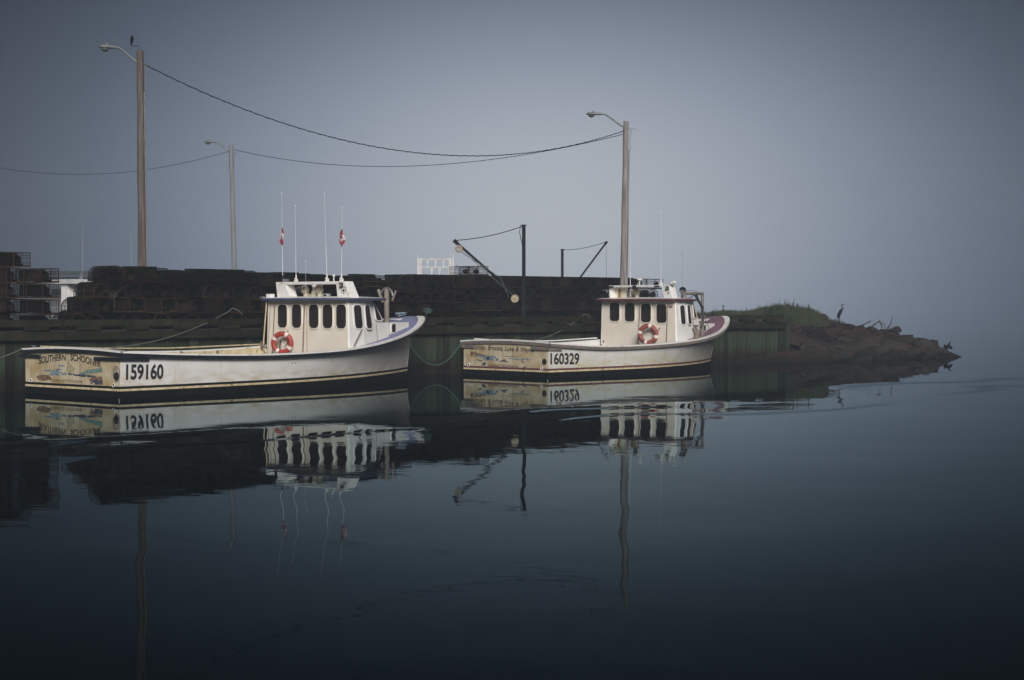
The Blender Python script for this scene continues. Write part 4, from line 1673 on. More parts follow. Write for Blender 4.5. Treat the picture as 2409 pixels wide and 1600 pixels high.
# trunk cabin
mb = MB()
tp = [(10.3, -1.50), (10.85, -1.38), (12.14, -.98), (12.22, 0), (12.14, .98), (10.85, 1.38), (10.3, 1.50)]
rows = [[(x, y * 1.01, 1.28 + .28 * (x - 10.3) / 1.9) for x, y in tp], [(x, y, 1.915 if x < 12.2 else 1.93) for x, y in tp]]
mb.grid(rows)
mb.add(rows[1], [tuple(range(len(tp)))])
o = mb.build('trunk_cabin', M['cabinwhite'], b1.e)
bv = o.modifiers.new('b', 'BEVEL'); bv.width = .03; bv.segments = 2
panT = Panel([(10.3, -1.53, 1.1), (10.85, -1.41, 1.19), (12.14, -1.0, 1.39)], [(10.3, -1.50, 1.915), (10.85, -1.38, 1.915), (12.14, -.98, 1.915)])
window(b1, panT, 11.10, 1.735, .27, .27, .08, mrim=M['cabinwhite'])
# hatch with rope on top
mb = MB()
mb.prism([(12.28, -.40, 1.96), (12.28, .40, 1.96), (13.02, .28, 2.02), (13.02, -.28, 2.02)], (0, 0, .06))
o = mb.build('hatch', M['white'], b1.e)
bv = o.modifiers.new('b', 'BEVEL'); bv.width = .02; bv.segments = 2
mb = MB()
mb.sweep([(12.55, -.1, 2.08), (12.55, -.1, 2.16)], .03, 8)
mb.sweep([(12.80, -.1, 2.08), (12.80, -.1, 2.16)], .03, 8)
mb.sweep([(12.45, -.1, 2.165), (12.9, -.1, 2.165)], .022, 8)
mb.build('bow_cleat', M['steel'], b1.e)
mb = MB()
random.seed(3)
for i in range(9):
    mb.torus((12.68 + random.uniform(-.12, .12), -.1 + random.uniform(-.1, .1), 2.13 + .012 * i), random.uniform(.07, .13), .013, 'z', 14, 5)
o = mb.build('rope_coil', M['ropeblue'], smooth='full')
o.location = b1.o
o.rotation_euler = (0, 0, b1.h)
tagp(o, label='coil of blue rope on the bow cleat of the first boat', category='rope')
# roof
zf1 = lambda x: 2.61
roof(b1, [(8.33, -1.0), (8.36, -1.90), (8.42, -2.02), (8.6, -2.05), (9.4, -2.0), (10.2, -1.80), (10.62, -1.50), (10.85, -.8)], zf1, .085, M['blueroof'], M['white'])
# arch
def arch(bt, x, yp0, yp1, ys1, ys0, yps, ysb, z0, z1, bar, depth, m, ipb, isb):
    """transverse arch; port leg outer top yp0, inner top yp1, stbd inner top ys1, outer top ys0"""
    mb = MB()
    legs = []
    for pts in ([(yp0, z1), (yp1, z1 - bar), (ipb, z0), (yps, z0)], [(ys0, z1), (ys1, z1 - bar), (isb, z0), (ysb, z0)]):
        mb = MB()
        mb.prism([Vector((x, y, z)) for y, z in pts], (depth, 0, 0))
        legs.append(mb.build('arch_leg', m, bt.e))
    mb = MB()
    mb.prism([Vector((x + .003, y, z)) for y, z in [(yp0, z1), (ys0, z1), (ys1, z1 - bar), (yp1, z1 - bar)]], (depth - .006, 0, 0))
    o2 = mb.build('arch_bar', m, bt.e)
    for q in legs + [o2]:
        bv = q.modifiers.new('b', 'BEVEL'); bv.width = .018; bv.segments = 2


arch(b1, 8.72, 1.63, 1.12, -1.21, -1.62, 1.54, -1.93, 2.66, 3.21, .09, .34, M['white'], .92, -1.28)
# recessed inner face on the port leg
tmp = MB()
tmp.prism([Vector((8.715, y, z)) for y, z in [(1.50, 3.08), (1.12, 3.08), (.95, 2.74), (1.42, 2.74)]], (-.004, 0, 0))
tmp.build('arch_recess_panel', M['cabinwhite'], b1.e)
# compass rose and side light on starboard leg (aft face)
def rose(bt, x, y, z, R, m, rays=8):
    mb = MB()
    for i in range(rays):
        a = pi / 2 + 2 * pi * i / rays
        L_ = R * (1.25 if i == 4 else 1.0) if i % 2 == 0 else R * .55
        w_ = R * .10
        mb.add([(x, y - L_ * cos(a), z + L_ * sin(a)), (x, y + w_ * sin(a), z + w_ * cos(a)), (x, y, z), (x, y - w_ * sin(a), z - w_ * cos(a))], [(0, 1, 2, 3)])
    mb.build('compass_emblem', m, bt.e)
rose(b1, 8.714, -1.56, 2.93, .13, M['ink'])
mb = MB()
mb.torus((0, 0, 0), .10, .006, 'y', 24, 4)
for i, v in enumerate(mb.v):
    mb.v[i] = (8.712 + v[1], -1.56 + v[0], 2.94 + v[2])
mb.build('emblem_ring', M['ink'], b1.e)
mb = MB(); mb.box((8.70, -1.47, 3.09), (.06, .13, .15)); mb.build('side_light', M['gasket'], b1.e)
mb = MB(); mb.lathe((8.67, -1.47, 3.03), [(.04, 0), (.045, .05), (.03, .1)], 10); mb.build('side_light_lens', M['rust'], b1.e, smooth=True)
# antennas
antenna(b1, 8.88, 1.46, 3.21, 6.05, .02, base=2)
antenna(b1, 8.88, .82, 3.21, 5.62, .02)
antenna(b1, 8.88, -.63, 3.21, 5.98, .045)
antenna(b1, 8.88, -1.29, 3.21, 5.47, -.015)
antenna(b1, 8.6, .05, 2.70, 3.84, 0, r=.009, base=False)
mb = MB()
mb.lathe((8.88, -.94, 3.21), [(.018, 0), (.018, .13), (.03, .14), (.035, .17), (.055, .18), (.055, .21), (.02, .225), (.001, .228)], 12)
mb.build('gps_antenna', M['white'], b1.e, smooth=True)
mb = MB(); mb.sweep([(8.86, 1.42, 3.26), (8.92, 1.22, 3.26)], .055, 10); mb.build('deck_lamp', M['steel'], b1.e, smooth=True)
# muffler and elbow
mb = MB(); mb.sweep([(9.4, 1.62, 2.86), (9.4, 1.45, 2.93), (9.4, 1.0, 3.03), (9.4, .94, 3.04)], [.06, .095, .095, .05], 16)
mb.build('exhaust_muffler', M['steel'], b1.e, smooth=True)
mb = MB(); mb.sweep([(9.4, .98, 2.70), (9.4, .94, 2.95), (9.4, .90, 3.06), (9.4, .82, 3.17), (9.4, .72, 3.20)], [.05, .06, .07, .06, .05], 12)
mb.build('exhaust_elbow', M['hose'], b1.e, smooth=True)
mb = MB()
q = Matrix.Rotation(radians(60), 3, 'Y')
mb.lathe((9.35, .52, 3.03), [(.001, 0), (.07, .01), (.13, .05)], 16, q)
mb.sweep([(9.35, .48, 2.70), (9.35, .50, 3.03)], .018, 6)
mb.build('radar_reflector', M['white'], b1.e, smooth=True)
cowl(b1, 9.2, .70, 2.69, .34, .115, radians(200))
cowl(b1, 9.2, .04, 2.69, .36, .125, radians(200))
mb = MB(); mb.sweep([(9.25, 0.36, 2.69), (9.25, 0.36, 2.86), (9.24, .30, 2.95), (9.24, .22, 3.0), (9.22, .10, 3.0)], [.10, .11, .11, .10, .08], 14)
mb.build('gooseneck_vent', M['ventwhite'], b1.e, smooth=True)
mb = MB(); mb.box((9.2, -.26, 2.77), (.14, .20, .13)); o = mb.build('floodlight', M['white'], b1.e)
mb = MB(); mb.box((9.125, -.26, 2.775), (.01, .12, .08)); mb.build('glass', M['glass'], o)
mb = MB(); mb.box((9.3, .52, 2.76), (.22, .26, .14)); mb.build('vent_box', M['ventwhite'], b1.e)
mb = MB(); mb.box((8.6, 1.74, 2.76), (.2, .18, .14)); mb.build('deck_floodlight', M['white'], b1.e)
mb = MB(); mb.box((8.45, 1.96, 2.72), (.10, .16, .06)); mb.build('deck_floodlight', M['steel'], b1.e)
mb = MB(); mb.box((9.3, -.72, 2.90), (.04, .20, .42)); mb.build('wood_board', M['tan'], b1.e)
mb = MB(); mb.box((9.35, -1.35, 2.72), (.30, .62, .012)); mb.sweep([(9.9, -1.2, 2.66), (9.9, -1.2, 2.76)], .010, 5)
mb.build('roof_fitting', M['navy'], b1.e)
mb = MB(); mb.sweep([(9.2, 0.0, 3.05), (8.95, -.45, 3.18)], .010, 5); mb.build('stay_wire', M['white'], b1.e)
# mast with yoke on the fore deck
mb = MB()
mb.sweep([(11.3, -.80, 1.70), (11.3, -.80, 2.99)], .085, 16)
o = mb.build('bow_post', M['greymetal'], b1.e, smooth=True)
mb = MB(); mb.torus((0, 0, 0), .28, .035, 'y', 16, 8, a0=.1, a1=pi - .1)
for i, v in enumerate(mb.v):
    mb.v[i] = (11.3 + v[1], -.80 + v[0], 2.74 + v[2])
mb.build('yoke', M['steel'], o, smooth='full')
mb = MB(); mb.sweep([(11.3, -.42, 2.97), (11.3, -.58, 2.62)], .055, 12); mb.sweep([(11.3, -.60, 2.63), (11.3, -.64, 2.56)], .05, 10)
mb.sweep([(11.3, -1.22, 2.93), (11.3, -1.06, 2.62)], .035, 10)
mb.build('yoke_arm', M['greymetal'], o, smooth=True)
# boathook
mb = MB(); mb.sweep([pan1.at(8.72, 1.22, .10), pan1.at(9.16, 1.72, .05)], .02, 6)
o = mb.build('boathook', M['rust'], loc=b1.o, rotz=b1.h)
tagp(o, label='short dark stick leaning against the cabin of the first boat', category='stick')
# transom marks
f1 = .007
tr_poly(b1, blob(-2.09, .66, .34, .46, seed=2, rough=.3), M['soot'], 'soot_stain', .002)
def arcL(u, v):   # SOUTHERN
    y = 1.57 - 1.32 * u
    zb = .81 + .13 * sin(u * pi * .5)
    return Vector((-f1 - .003, y, zb + v * (.21 - .02 * u)))
def arcR(u, v):
    y = .03 - 1.43 * u
    zb = .95 - .16 * u**1.6
    return Vector((-f1 - .003, y, zb + v * .19))
text_mesh('SOUTHERN', arcL, 'name_lettering', M['inkworn'], b1.e, bold=.028)
text_mesh('SCHOONER', arcR, 'name_lettering', M['inkworn'], b1.e, bold=.028)
text_mesh('CHARLOTTETOWN', lambda u, v: Vector((-f1 - .003, .98 - 1.5 * u, .345 + .075 * v)), 'port_lettering', M['inkworn'], b1.e, bold=.01, spacing=1.3)
tr_poly(b1, [(.24, .62), (.16, .98), (.08, 1.03), (.12, .62)], M['psail'], 'painted_sail', f1 + .001)
tr_poly(b1, [(.13, .62), (.22, .98), (-.02, .85), (-.02, .62)], M['psail'], 'painted_sail', f1)
tr_poly(b1, [(-.03, .62), (-.02, .83), (-.20, .74), (-.10, .63)], M['psail'], 'painted_sail', f1)
tr_poly(b1, [(.20, .60), (-.18, .60), (-.14, .56), (.14, .56)], M['pnavy'], 'painted_hull', f1 + .002)
tr_poly(b1, [(-.33, .60), (-.75, .71), (-1.44, .79), (-1.47, .68), (-1.1, .64), (-.6, .60)], M['pgreen'], 'painted_hills', f1)
tr_poly(b1, blob(.65, .58, .90, .12, seed=5, rough=.4), M['pblue'], 'painted_sea', f1)
tr_poly(b1, blob(.95, .65, .80, .05, seed=6, rough=.4), M['pblue'], 'painted_sea', f1)
tr_poly(b1, blob(-.65, .555, 1.1, .06, seed=7, rough=.4), M['pnavy'], 'painted_sea', f1 + .001)
tr_poly(b1, blob(.48, .80, .36, .04, seed=8, rough=.4), M['pblue'], 'painted_cloud', f1)
tr_poly(b1, blob(.60, .70, .3, .04, seed=9, rough=.4), M['pgreen'], 'painted_cloud', f1)
tr_poly(b1, blob(1.28, .45, .70, .17, seed=10, rough=.6), M['pbrown'], 'painted_rocks', f1)
tr_poly(b1, [(-.85, .46), (-1.0, .52), (-1.45, .56), (-1.50, .33), (-.92, .34)], M['pbrown'], 'painted_rocks', f1)
tr_poly(b1, blob(-1.22, .40, .45, .14, seed=13, rough=.4), M['pnavy'], 'painted_rocks', f1 + .001)
round_hole(b1, -2.09, .575, .115, M['hose'], 'exhaust_pipe')
round_hole(b1, 1.96, .36, .045, M['hose'], 'drain', M['white'])
round_hole(b1, -1.97, .34, .045, M['hose'], 'drain', M['white'])
side_text(b1, '159160', .18, 1.40, lambda u: .47 - .02 * u, lambda u: .91 - .03 * u, M['ink'], 'registration_number', .035)
# fender strips at the quarters
def quarter_fender(bt, y_a, x_b, z, h, m):
    mb = MB()
    if y_a is not None:
        y = -bt.S(0, z).y
        mb.box((-.03, (-y + y_a) / 2 - .03, z), (.06, abs(y_a + y) + .06, h))
    y0 = bt.S(0, z).y
    p1 = bt.S(x_b / bt.L, z)
    mb.prism([Vector((-.05, y0, z - h / 2)), Vector((p1.x, p1.y, z - h / 2 - .02)), Vector((p1.x, p1.y - .06, z - h / 2 - .02)), Vector((-.05, y0 - .06, z - h / 2))], (0, 0, h))
    o = mb.build('rubber_fender', m, bt.e)
quarter_fender(b1, -1.14, .90, 1.035, .085, M['navy'])
mb = MB(); mb.box((-.03, 1.98, 1.04), (.06, 1.02, .09)); mb.build('rubber_fender', M['navy'], b1.e)
mb = MB(); mb.sweep([b1.S(6.2 / 13.62, .78, .006), b1.S(6.2 / 13.62, .78, .012)], .018, 8); mb.sweep([b1.S(6.34 / 13.62, .78, .006), b1.S(6.34 / 13.62, .78, .012)], .018, 8)
mb.build('scupper', M['ink'], b1.e)
# stern cleats
for yy in (-1.9, 1.9):
    mb = MB(); mb.sweep([(.05, yy, 1.25), (.05, yy, 1.32)], .02, 6); mb.sweep([(.05, yy - .1, 1.325), (.05, yy + .1, 1.325)], .017, 6)
    mb.build('stern_cleat', M['steel'], b1.e)
# inner rail posts on the far bulwark
for xx in (1.2, 2.6, 4.0, 5.4, 6.8):
    mb = MB(); mb.box((xx, 2.16, .88), (.05, .04, .36)); mb.build('bulwark_rib', M['rust'], b1.e)
mb = MB(); mb.sweep([(.4, 2.12, 1.30), (2.5, 2.15, 1.20), (5.0, 2.16, 1.16), (8.5, 2.10, 1.22)], .022, 6); mb.build('hauling_rail', M['cream'], b1.e)
mb = MB(); mb.box((8.5, 2.0, 1.20), (.1, .10, .22)); mb.build('rail_bracket', M['rust'], b1.e)

lifebuoy(b1, 8.36, .89, 1.28, .74, 'bright orange-red lifebuoy with white bands on the first boat cabin', M['buoyred'], radians(60))
mb = MB(); mb.sweep([aft1.at(-.86, 1.70, .02), aft1.at(-.86, 1.28, .04), aft1.at(-1.02, 1.14, .04)], .010, 5); mb.sweep([aft1.at(-.86, 1.28, .04), aft1.at(-.66, 1.14, .04)], .010, 5)
mb.sweep([aft1.at(-1.02, .95, .25), aft1.at(-.98, 1.36, .22)], [.035, .015], 6)
mb.build('buoy_hanger', M['hose'], b1.e)

# flags
def flag(bt, x, y, z1, label, w=.17, h=.52, sgn=1):
    e = empty('flag', bt.W(x, y, z1), bt.h, label, 'flag')
    # hanging folded cloth: vertical strip zig-zagging across the pole
    for nm, a, c_, m in (('red_band', 0, .30, M['flagred']), ('white_field', .30, .66, M['flagwhite']), ('red_band', .66, 1.0, M['flagred'])):
        mb = MB()
        rows = []
        for i in range(9):
            t = a + (c_ - a) * i / 8
            wd = w * (0.25 + .95 * sin(min(1, t * 1.25 + .04) * pi * .62)) * (1 if t < .82 else max(.08, (1 - t) / .18))
            cx = sgn * (.03 * sin(t * 7))
            rows.append([Vector((.025 * sin(j * 1.9 + t * 6), cx + wd * (.5 - j / 6), -h * t - .03 * sin(j * .9) * (1 if sgn > 0 else -1) - .05 * j / 6 * sgn)) for j in range(7)])
        mb.grid(rows)
        o = mb.build(nm, m, e, smooth='full')
        sd = o.modifiers.new('s', 'SOLIDIFY'); sd.thickness = .006
        if nm == 'white_field':
            leaf = [(0, .5), (.10, .28), (.26, .36), (.22, .12), (.46, .2), (.40, .05), (.5, -.02), (.26, -.2), (.30, -.32), (.04, -.27), (.04, -.5),
                    (-.04, -.5), (-.04, -.27), (-.30, -.32), (-.26, -.2), (-.5, -.02), (-.40, .05), (-.46, .2), (-.22, .12), (-.26, .36), (-.10, .28)]
            for side in (-1, 1):
                m2 = MB()
                m2.prism([Vector((side * .030, (sgn * .01) + p[0] * w * .62, -h * .48 + p[1] * h * .26)) for p in leaf], (side * .003, 0, 0))
                m2.build('maple_leaf', M['flagred'], o)
flag(b1, 8.88, 1.49, 4.90, 'faded red and white maple leaf flag on the leftmost antenna', .12, .52, -1)
flag(b1, 8.88, -1.31, 4.82, 'red and white maple leaf flag on the rightmost antenna of the first boat', .19, .50, 1)

# ------------------------------------------------------------------ boat 2
b2 = Boat((-.25, 59.4), 43.7, 12.0, 11.1, 2.24, 2.14,
          [(0, 1.19), (2.4, 1.045), (4.5, 1.04), (6.6, 1.11), (8.42, 1.235), (9.99, 1.46), (11.0, 1.72), (12.0, 2.03)], .09, None,
          'second white lobster boat on the right, numbered 160329, with maroon roof trim')
hull(b2, dict(hull=M['hull2'], stripe=M['maroon'], transom=M['transom1'], rail=M['davit']))
cockpit(b2, .16, 6.95, M['white'])
decks(b2, 6.94, 7.6, M['purpledeck'])
top2 = [(6.93, -1.86, 2.64), (7.5, -1.80, 2.64), (8.50, -1.40, 2.60)]
pan2 = cabin(b2, [(6.90, -1.94, 1.0), (7.5, -1.88, 1.03), (9.05, -1.48, 1.16)], top2, M['cabinwhite'], M['cabinwhite'])
bulkhead(b2, 6.90, [(1.45, .5), (-1.45, .5), (-1.90, 1.0), (-1.84, 2.62), (1.84, 2.62), (1.90, 1.0)], M['cabin'])
aft2 = AftPanel(6.894)
for yy, zz in ((1.16, 2.205), (.375, 2.195), (-.44, 2.17), (-1.22, 2.155)):
    window(b2, aft2, -yy, zz, .51, .70, .14, sides=(1,))
window(b2, pan2, 7.34, 2.11, .29, .70, .09, skew=.05, mrim=M['cabinwhite'])
window(b2, pan2, 7.89, 2.11, .29, .70, .09, skew=.05, mrim=M['cabinwhite'])
def tap2(a, z):
    t = (z - 2.0) / .5
    x0, x1 = 8.32 - .02 * t, 8.60 - .22 * t
    return x0 + (x1 - x0) * (a - 8.2) / .3
window(b2, pan2, 8.35, 2.23, .30, .48, .06, taper=tap2)
track(b2, aft2, .04, .94, .14, 2.48, M['rust'], .018)
track(b2, aft2, 1.45, .94, 1.53, 2.46, M['rust'], .018)
mb = MB(); mb.box(aft2.at(1.68, 2.42, .02), (.04, .14, .05)); mb.build('door_handle', M['rust'], b2.e)
track(b2, pan2, 8.20, 1.10, 8.20, 2.50, M['rust'], .010, 'panel_seam')
mb = MB()
tp = [(8.6, -1.48), (9.2, -1.32), (10.35, -.92), (10.42, 0), (10.35, .92), (9.2, 1.32), (8.6, 1.48)]
rows = [[(x, y * 1.01, 1.2 + .25 * (x - 8.6) / 1.7) for x, y in tp], [(x, y, 1.76) for x, y in tp]]
mb.grid(rows)
mb.add(rows[1], [tuple(range(len(tp)))])
o = mb.build('trunk_cabin', M['cabinwhite'], b2.e)
bv = o.modifiers.new('b', 'BEVEL'); bv.width = .03; bv.segments = 2
panT2 = Panel([(8.6, -1.51, 1.1), (9.2, -1.35, 1.17), (10.35, -.94, 1.3)], [(8.6, -1.48, 1.76), (9.2, -1.32, 1.76), (10.35, -.92, 1.76)])
window(b2, panT2, 9.25, 1.585, .22, .24, .07, mrim=M['cabinwhite'])
mb = MB()
mb.prism([(10.5, -.34, 1.84), (10.5, .34, 1.84), (11.15, .22, 1.92), (11.15, -.22, 1.92)], (0, 0, .06))
o = mb.build('hatch', M['white'], b2.e)
mb = MB(); mb.sweep([(10.75, .1, 1.95), (10.75, .1, 2.03)], .025, 8); mb.sweep([(10.95, .1, 1.96), (10.95, .1, 2.04)], .025, 8)
mb.sweep([(10.65, .1, 2.035), (11.05, .1, 2.045)], .018, 8); mb.build('bow_cleat', M['rust'], b2.e)
zf2 = lambda x: 2.625 - .02 * (x - 6.6) / 2
roof(b2, [(6.60, -1.0), (6.63, -1.92), (6.70, -2.03), (7.2, -2.03), (7.9, -1.88), (8.4, -1.62), (8.7, -1.2), (8.8, -.5)], zf2, .085, M['maroon'], M['white'])
arch(b2, 6.95, 1.53, 1.43, -1.14, -1.53, 1.53, -1.72, 2.68, 3.22, .075, .30, M['white'], 1.43, -1.28)
# side panel box on port leg
tmp = MB(); tmp.prism([Vector((7.25, y, z)) for y, z in [(1.50, 3.13), (.92, 3.13), (.85, 2.68), (1.50, 2.68)]], (-.02, 0, 0)); tmp.build('arch_panel', M['ventwhite'], b2.e)
mb = MB(); mb.box((7.22, 1.22, 2.90), (.015, .12, .38)); mb.build('fitting_strip', M['tan'], b2.e)
rose(b2, 6.944, -1.49, 2.92, .12, M['maroon'], rays=4)
mb = MB(); mb.box((6.93, -1.45, 3.10), (.05, .13, .14)); o = mb.build('side_light', M['gasket'], b2.e)
mb = MB(); mb.lathe((6.895, -1.45, 3.05), [(.035, 0), (.04, .05), (.03, .09)], 10); mb.build('lens', M['green'], o, smooth=True)
for yy in (1.38, -.96):
    mb = MB(); mb.box((6.92, yy, 3.165), (.10, .20, .07)); mb.build('floodlight', M['gasket'], b2.e)
mb = MB(); mb.box((6.92, .18, 3.13), (.08, .13, .16)); mb.build('horn_bracket', M['navy'], b2.e)
mb = MB(); mb.lathe((7.05, .03, 3.22), [(.022, 0), (.022, .16), (.03, .17), (.10, .20), (.11, .22), (.09, .25), (.001, .265)], 16)
mb.sweep([(7.05, .17, 3.22), (7.05, .05, 3.36)], .012, 5)
mb.build('gps_antenna', M['white'], b2.e, smooth=True)
mb = MB(); mb.sweep([(7.0, -1.50, 3.22), (7.0, -1.58, 3.28)], .015, 6); mb.box((7.0, -1.68, 3.30), (.16, .17, .08), Matrix.Rotation(radians(-20), 3, 'X'))
mb.build('floodlight', M['white'], b2.e)
cowl(b2, 7.45, 1.30, 2.70, .30, .105, radians(200))
cowl(b2, 7.45, .52, 2.70, .34, .115, radians(200))
mb = MB(); mb.sweep([(7.5, .90, 2.70), (7.5, .90, 2.90), (7.49, .82, 2.99), (7.49, .72, 2.98), (7.48, .66, 2.88)], [.10, .11, .11, .10, .09], 14)
mb.build('gooseneck_vent', M['ventwhite'], b2.e, smooth=True)
mb = MB(); mb.sweep([(7.0, -1.58, 3.25), (7.5, -1.5, 2.72)], .010, 5); mb.build('stay_wire', M['wire'], b2.e)
antenna(b2, 7.1, .74, 3.22, 3.60, 0, M['ropewhite'], r=.03, base=False, tip=False)
antenna(b2, 7.1, .55, 2.72, 5.2, 0, M['white'], r=.022, base=False, tip=False)
antenna(b2, 7.1, -1.0, 3.22, 5.95, 0, M['white'], r=.012)
antenna(b2, 7.9, -1.95 + .6, 2.7, 4.42, -.0, M['steel'], r=.010, base=False)
# searchlight
mb = MB(); mb.lathe((7.75, -1.45, 2.68), [(.07, 0), (.07, .04), (.02, .06), (.02, .16)], 12)
o = mb.build('searchlight', M['chrome'], b2.e, smooth=True)
mb = MB(); mb.lathe((7.75, -1.50, 3.02), [(.001, -.14), (.07, -.12), (.12, -.05), (.13, .04), (.11, .045), (.001, .03)], 18, Matrix.Rotation(radians(35), 3, 'Z') @ Matrix.Rotation(radians(60), 3, 'Y'))
mb.build('lamp_housing', M['chrome'], o, smooth=True)
mb = MB(); mb.box((7.55, -1.35, 2.73), (.30, .16, .07)); mb.build('roof_box', M['white'], b2.e)
# pot-hauler davit
mb = MB()
mb.sweep([(8.68, -1.68, 1.22), (8.68, -1.68, 2.93)], .058, 12)
o = mb.build('davit_post', M['davit'], b2.e, smooth=True)
mb = MB(); mb.sweep([(8.72, -1.68, 2.90), (7.55, -1.62, 2.90)], .055, 12); mb.sweep([(7.70, -1.62, 2.90), (7.70, -1.62, 2.66)], .075, 10)
mb.build('davit_arm', M['davit'], o, smooth=True)
mb = MB(); mb.sweep([(7.6, -1.62, 2.96), (7.9, -1.63, 3.02), (8.2, -1.64, 3.02), (8.5, -1.66, 2.96)], .009, 5); mb.build('hydraulic_line', M['davit'], o)
mb = MB(); mb.sweep([(8.25, -1.70, 2.88), (8.38, -1.74, 2.62), (8.62, -1.78, 2.35)], [.06, .055, .02], 8)
mb.sweep([(8.30, -1.72, 2.80), (8.52, -1.80, 2.30), (8.58, -1.82, 1.9), (8.50, -1.82, 1.68), (8.38, -1.80, 1.62)], .022, 6)
mb.sweep([(8.20, -1.70, 2.86), (8.0, -1.66, 2.74), (7.8, -1.6, 2.72)], .018, 6)
mb.build('hydraulic_hose', M['hose'], o, smooth=True)
mb = MB(); mb.sweep([(8.69, -1.72, 2.55), (8.72, -1.74, 2.0), (9.25, -1.62, 1.42)], .010, 5); mb.build('tether', M['wire'], o)
mb = MB(); mb.sweep([(8.05, -1.90, 1.20), (8.10, -1.92, 1.34), (8.12, -1.92, 1.46), (8.06, -1.90, 1.58), (8.02, -1.90, 1.66)], [.08, .10, .085, .045, .05], 10)
mb.lathe((8.05, -1.90, 1.70), [(.02, -.05), (.10, -.03), (.11, .01), (.06, .03), (.001, .03)], 12)
mb.build('pot_hauler', M['rust'], b2.e, smooth=True)
# transom marks
tr_poly(b2, blob(-1.9, .56, .5, .5, seed=21, rough=.3), M['soot'], 'soot_stain', .004) if False else None
text_mesh('Ashley, Brooke, Luke & Wayne', lambda u, v: Vector((-.010, 1.67 - 3.15 * u, .895 - .045 * u + (.235 - .03 * u) * (v - .22))), 'name_lettering', M['inkmid'], b2.e, bold=.014, shear=.35)
text_mesh('CHARLOTTETOWN P.E.I.', lambda u, v: Vector((-.010, .84 - 1.60 * u, .315 - .01 * u + .078 * v)), 'port_lettering', M['inkmid'], b2.e, bold=.02, spacing=1.15)
tr_poly(b2, [(1.78, .83), (1.78, .66), (1.6, .68), (1.2, .68), (.92, .69), (1.3, .75)], M['pbrown'], 'painted_wharf', f1)
tr_poly(b2, blob(1.15, .665, 1.2, .09, seed=22, rough=.4), M['pblue'], 'painted_sea', f1)
tr_poly(b2, blob(.72, .58, .80, .20, seed=23, rough=.5), M['pblue'], 'painted_sea', f1 - .002)
tr_poly(b2, blob(.85, .60, .20, .14, seed=24, rough=.5), M['pnavy'], 'painted_boat', f1)
tr_poly(b2, blob(-.3, .685, 1.0, .018, seed=25, rough=.4), M['pbrown'], 'painted_shore', f1)
tr_poly(b2, blob(-.75, .60, 1.1, .06, seed=26, rough=.5), M['pblue'], 'painted_sea', f1 - .003)
tr_poly(b2, [(.29, .47), (.2, .52), (.08, .57), (-.05, .59), (-.02, .55), (-.15, .50), (-.2, .45), (-.08, .49), (.05, .50), (.2, .49)], M['pgrey'], 'painted_dolphin', f1 + .001)
tr_poly(b2, [(1.43, .56), (1.30, .53), (1.15, .50), (1.18, .47), (1.33, .50), (1.38, .52)], M['pgrey'], 'painted_whale', f1 + .001)
tr_poly(b2, [(-.80, .57), (-.92, .53), (-1.03, .46), (-.98, .46), (-.9, .50)], M['pgrey'], 'painted_whale', f1 + .001)
tr_poly(b2, [(1.2, .34), (1.1, .44), (.95, .46), (.97, .40), (1.04, .33)], M['pnavy'], 'painted_lobster', f1 + .001)
tr_poly(b2, [(-.92, .32), (-1.02, .38), (-1.14, .42), (-1.12, .35), (-1.06, .30)], M['pnavy'], 'painted_lobster', f1 + .001)
round_hole(b2, -1.97, .54, .105, M['hose'], 'exhaust_pipe')
round_hole(b2, 1.87, .345, .05, M['hose'], 'drain', M['white'])
round_hole(b2, -1.84, .315, .05, M['steel'], 'drain', M['white'])
side_text(b2, '160329', .10, 1.50, lambda u: .44 - .03 * u, lambda u: .85 - .03 * u, M['ink'], 'registration_number', .03)
quarter_fender(b2, -1.36, .62, .99, .12, M['davit'])
mb = MB(); mb.box((-.03, 1.89, 1.0), (.06, .68, .11)); mb.build('rubber_fender', M['davit'], b2.e)
mb = MB()
mb.add([b2.S(8.0 / 12, 1.00, .01), b2.S(8.5 / 12, 1.08, .01), b2.S(8.5 / 12, 1.05, .01), b2.S(8.0 / 12, .97, .01)], [(0, 1, 2, 3)])
mb.build('scupper', M['ink'], b2.e)
mb = MB(); mb.box(aft2.at(-1.76, 1.07, .0), (.02, .05, .09)); mb.build('vent_slot', M['gasket'], b2.e)
mb = MB(); mb.sweep([(.4, 2.02, 1.26), (2.4, 2.05, 1.13), (4.6, 2.05, 1.13), (6.8, 2.02, 1.20)], .028, 6); mb.build('hauling_rail', M['white'], b2.e)
mb = MB(); mb.sweep([(1.95, 2.08, 1.12), (2.0, 2.08, 1.17), (2.06, 2.08, 1.12)], .03, 6); mb.build('stern_cleat', M['rust'], b2.e)
lifebuoy(b2, 6.66, -.74, 1.38, .80, 'faded dull red lifebuoy with a black patch on the second boat cabin', M['buoyred2'], radians(75), rope=False)
mb = MB(); mb.sweep([aft2.at(1.10, 1.56, .03), aft2.at(1.20, 1.62, .12)], .02, 6); mb.build('buoy_hook', M['hose'], b2.e)

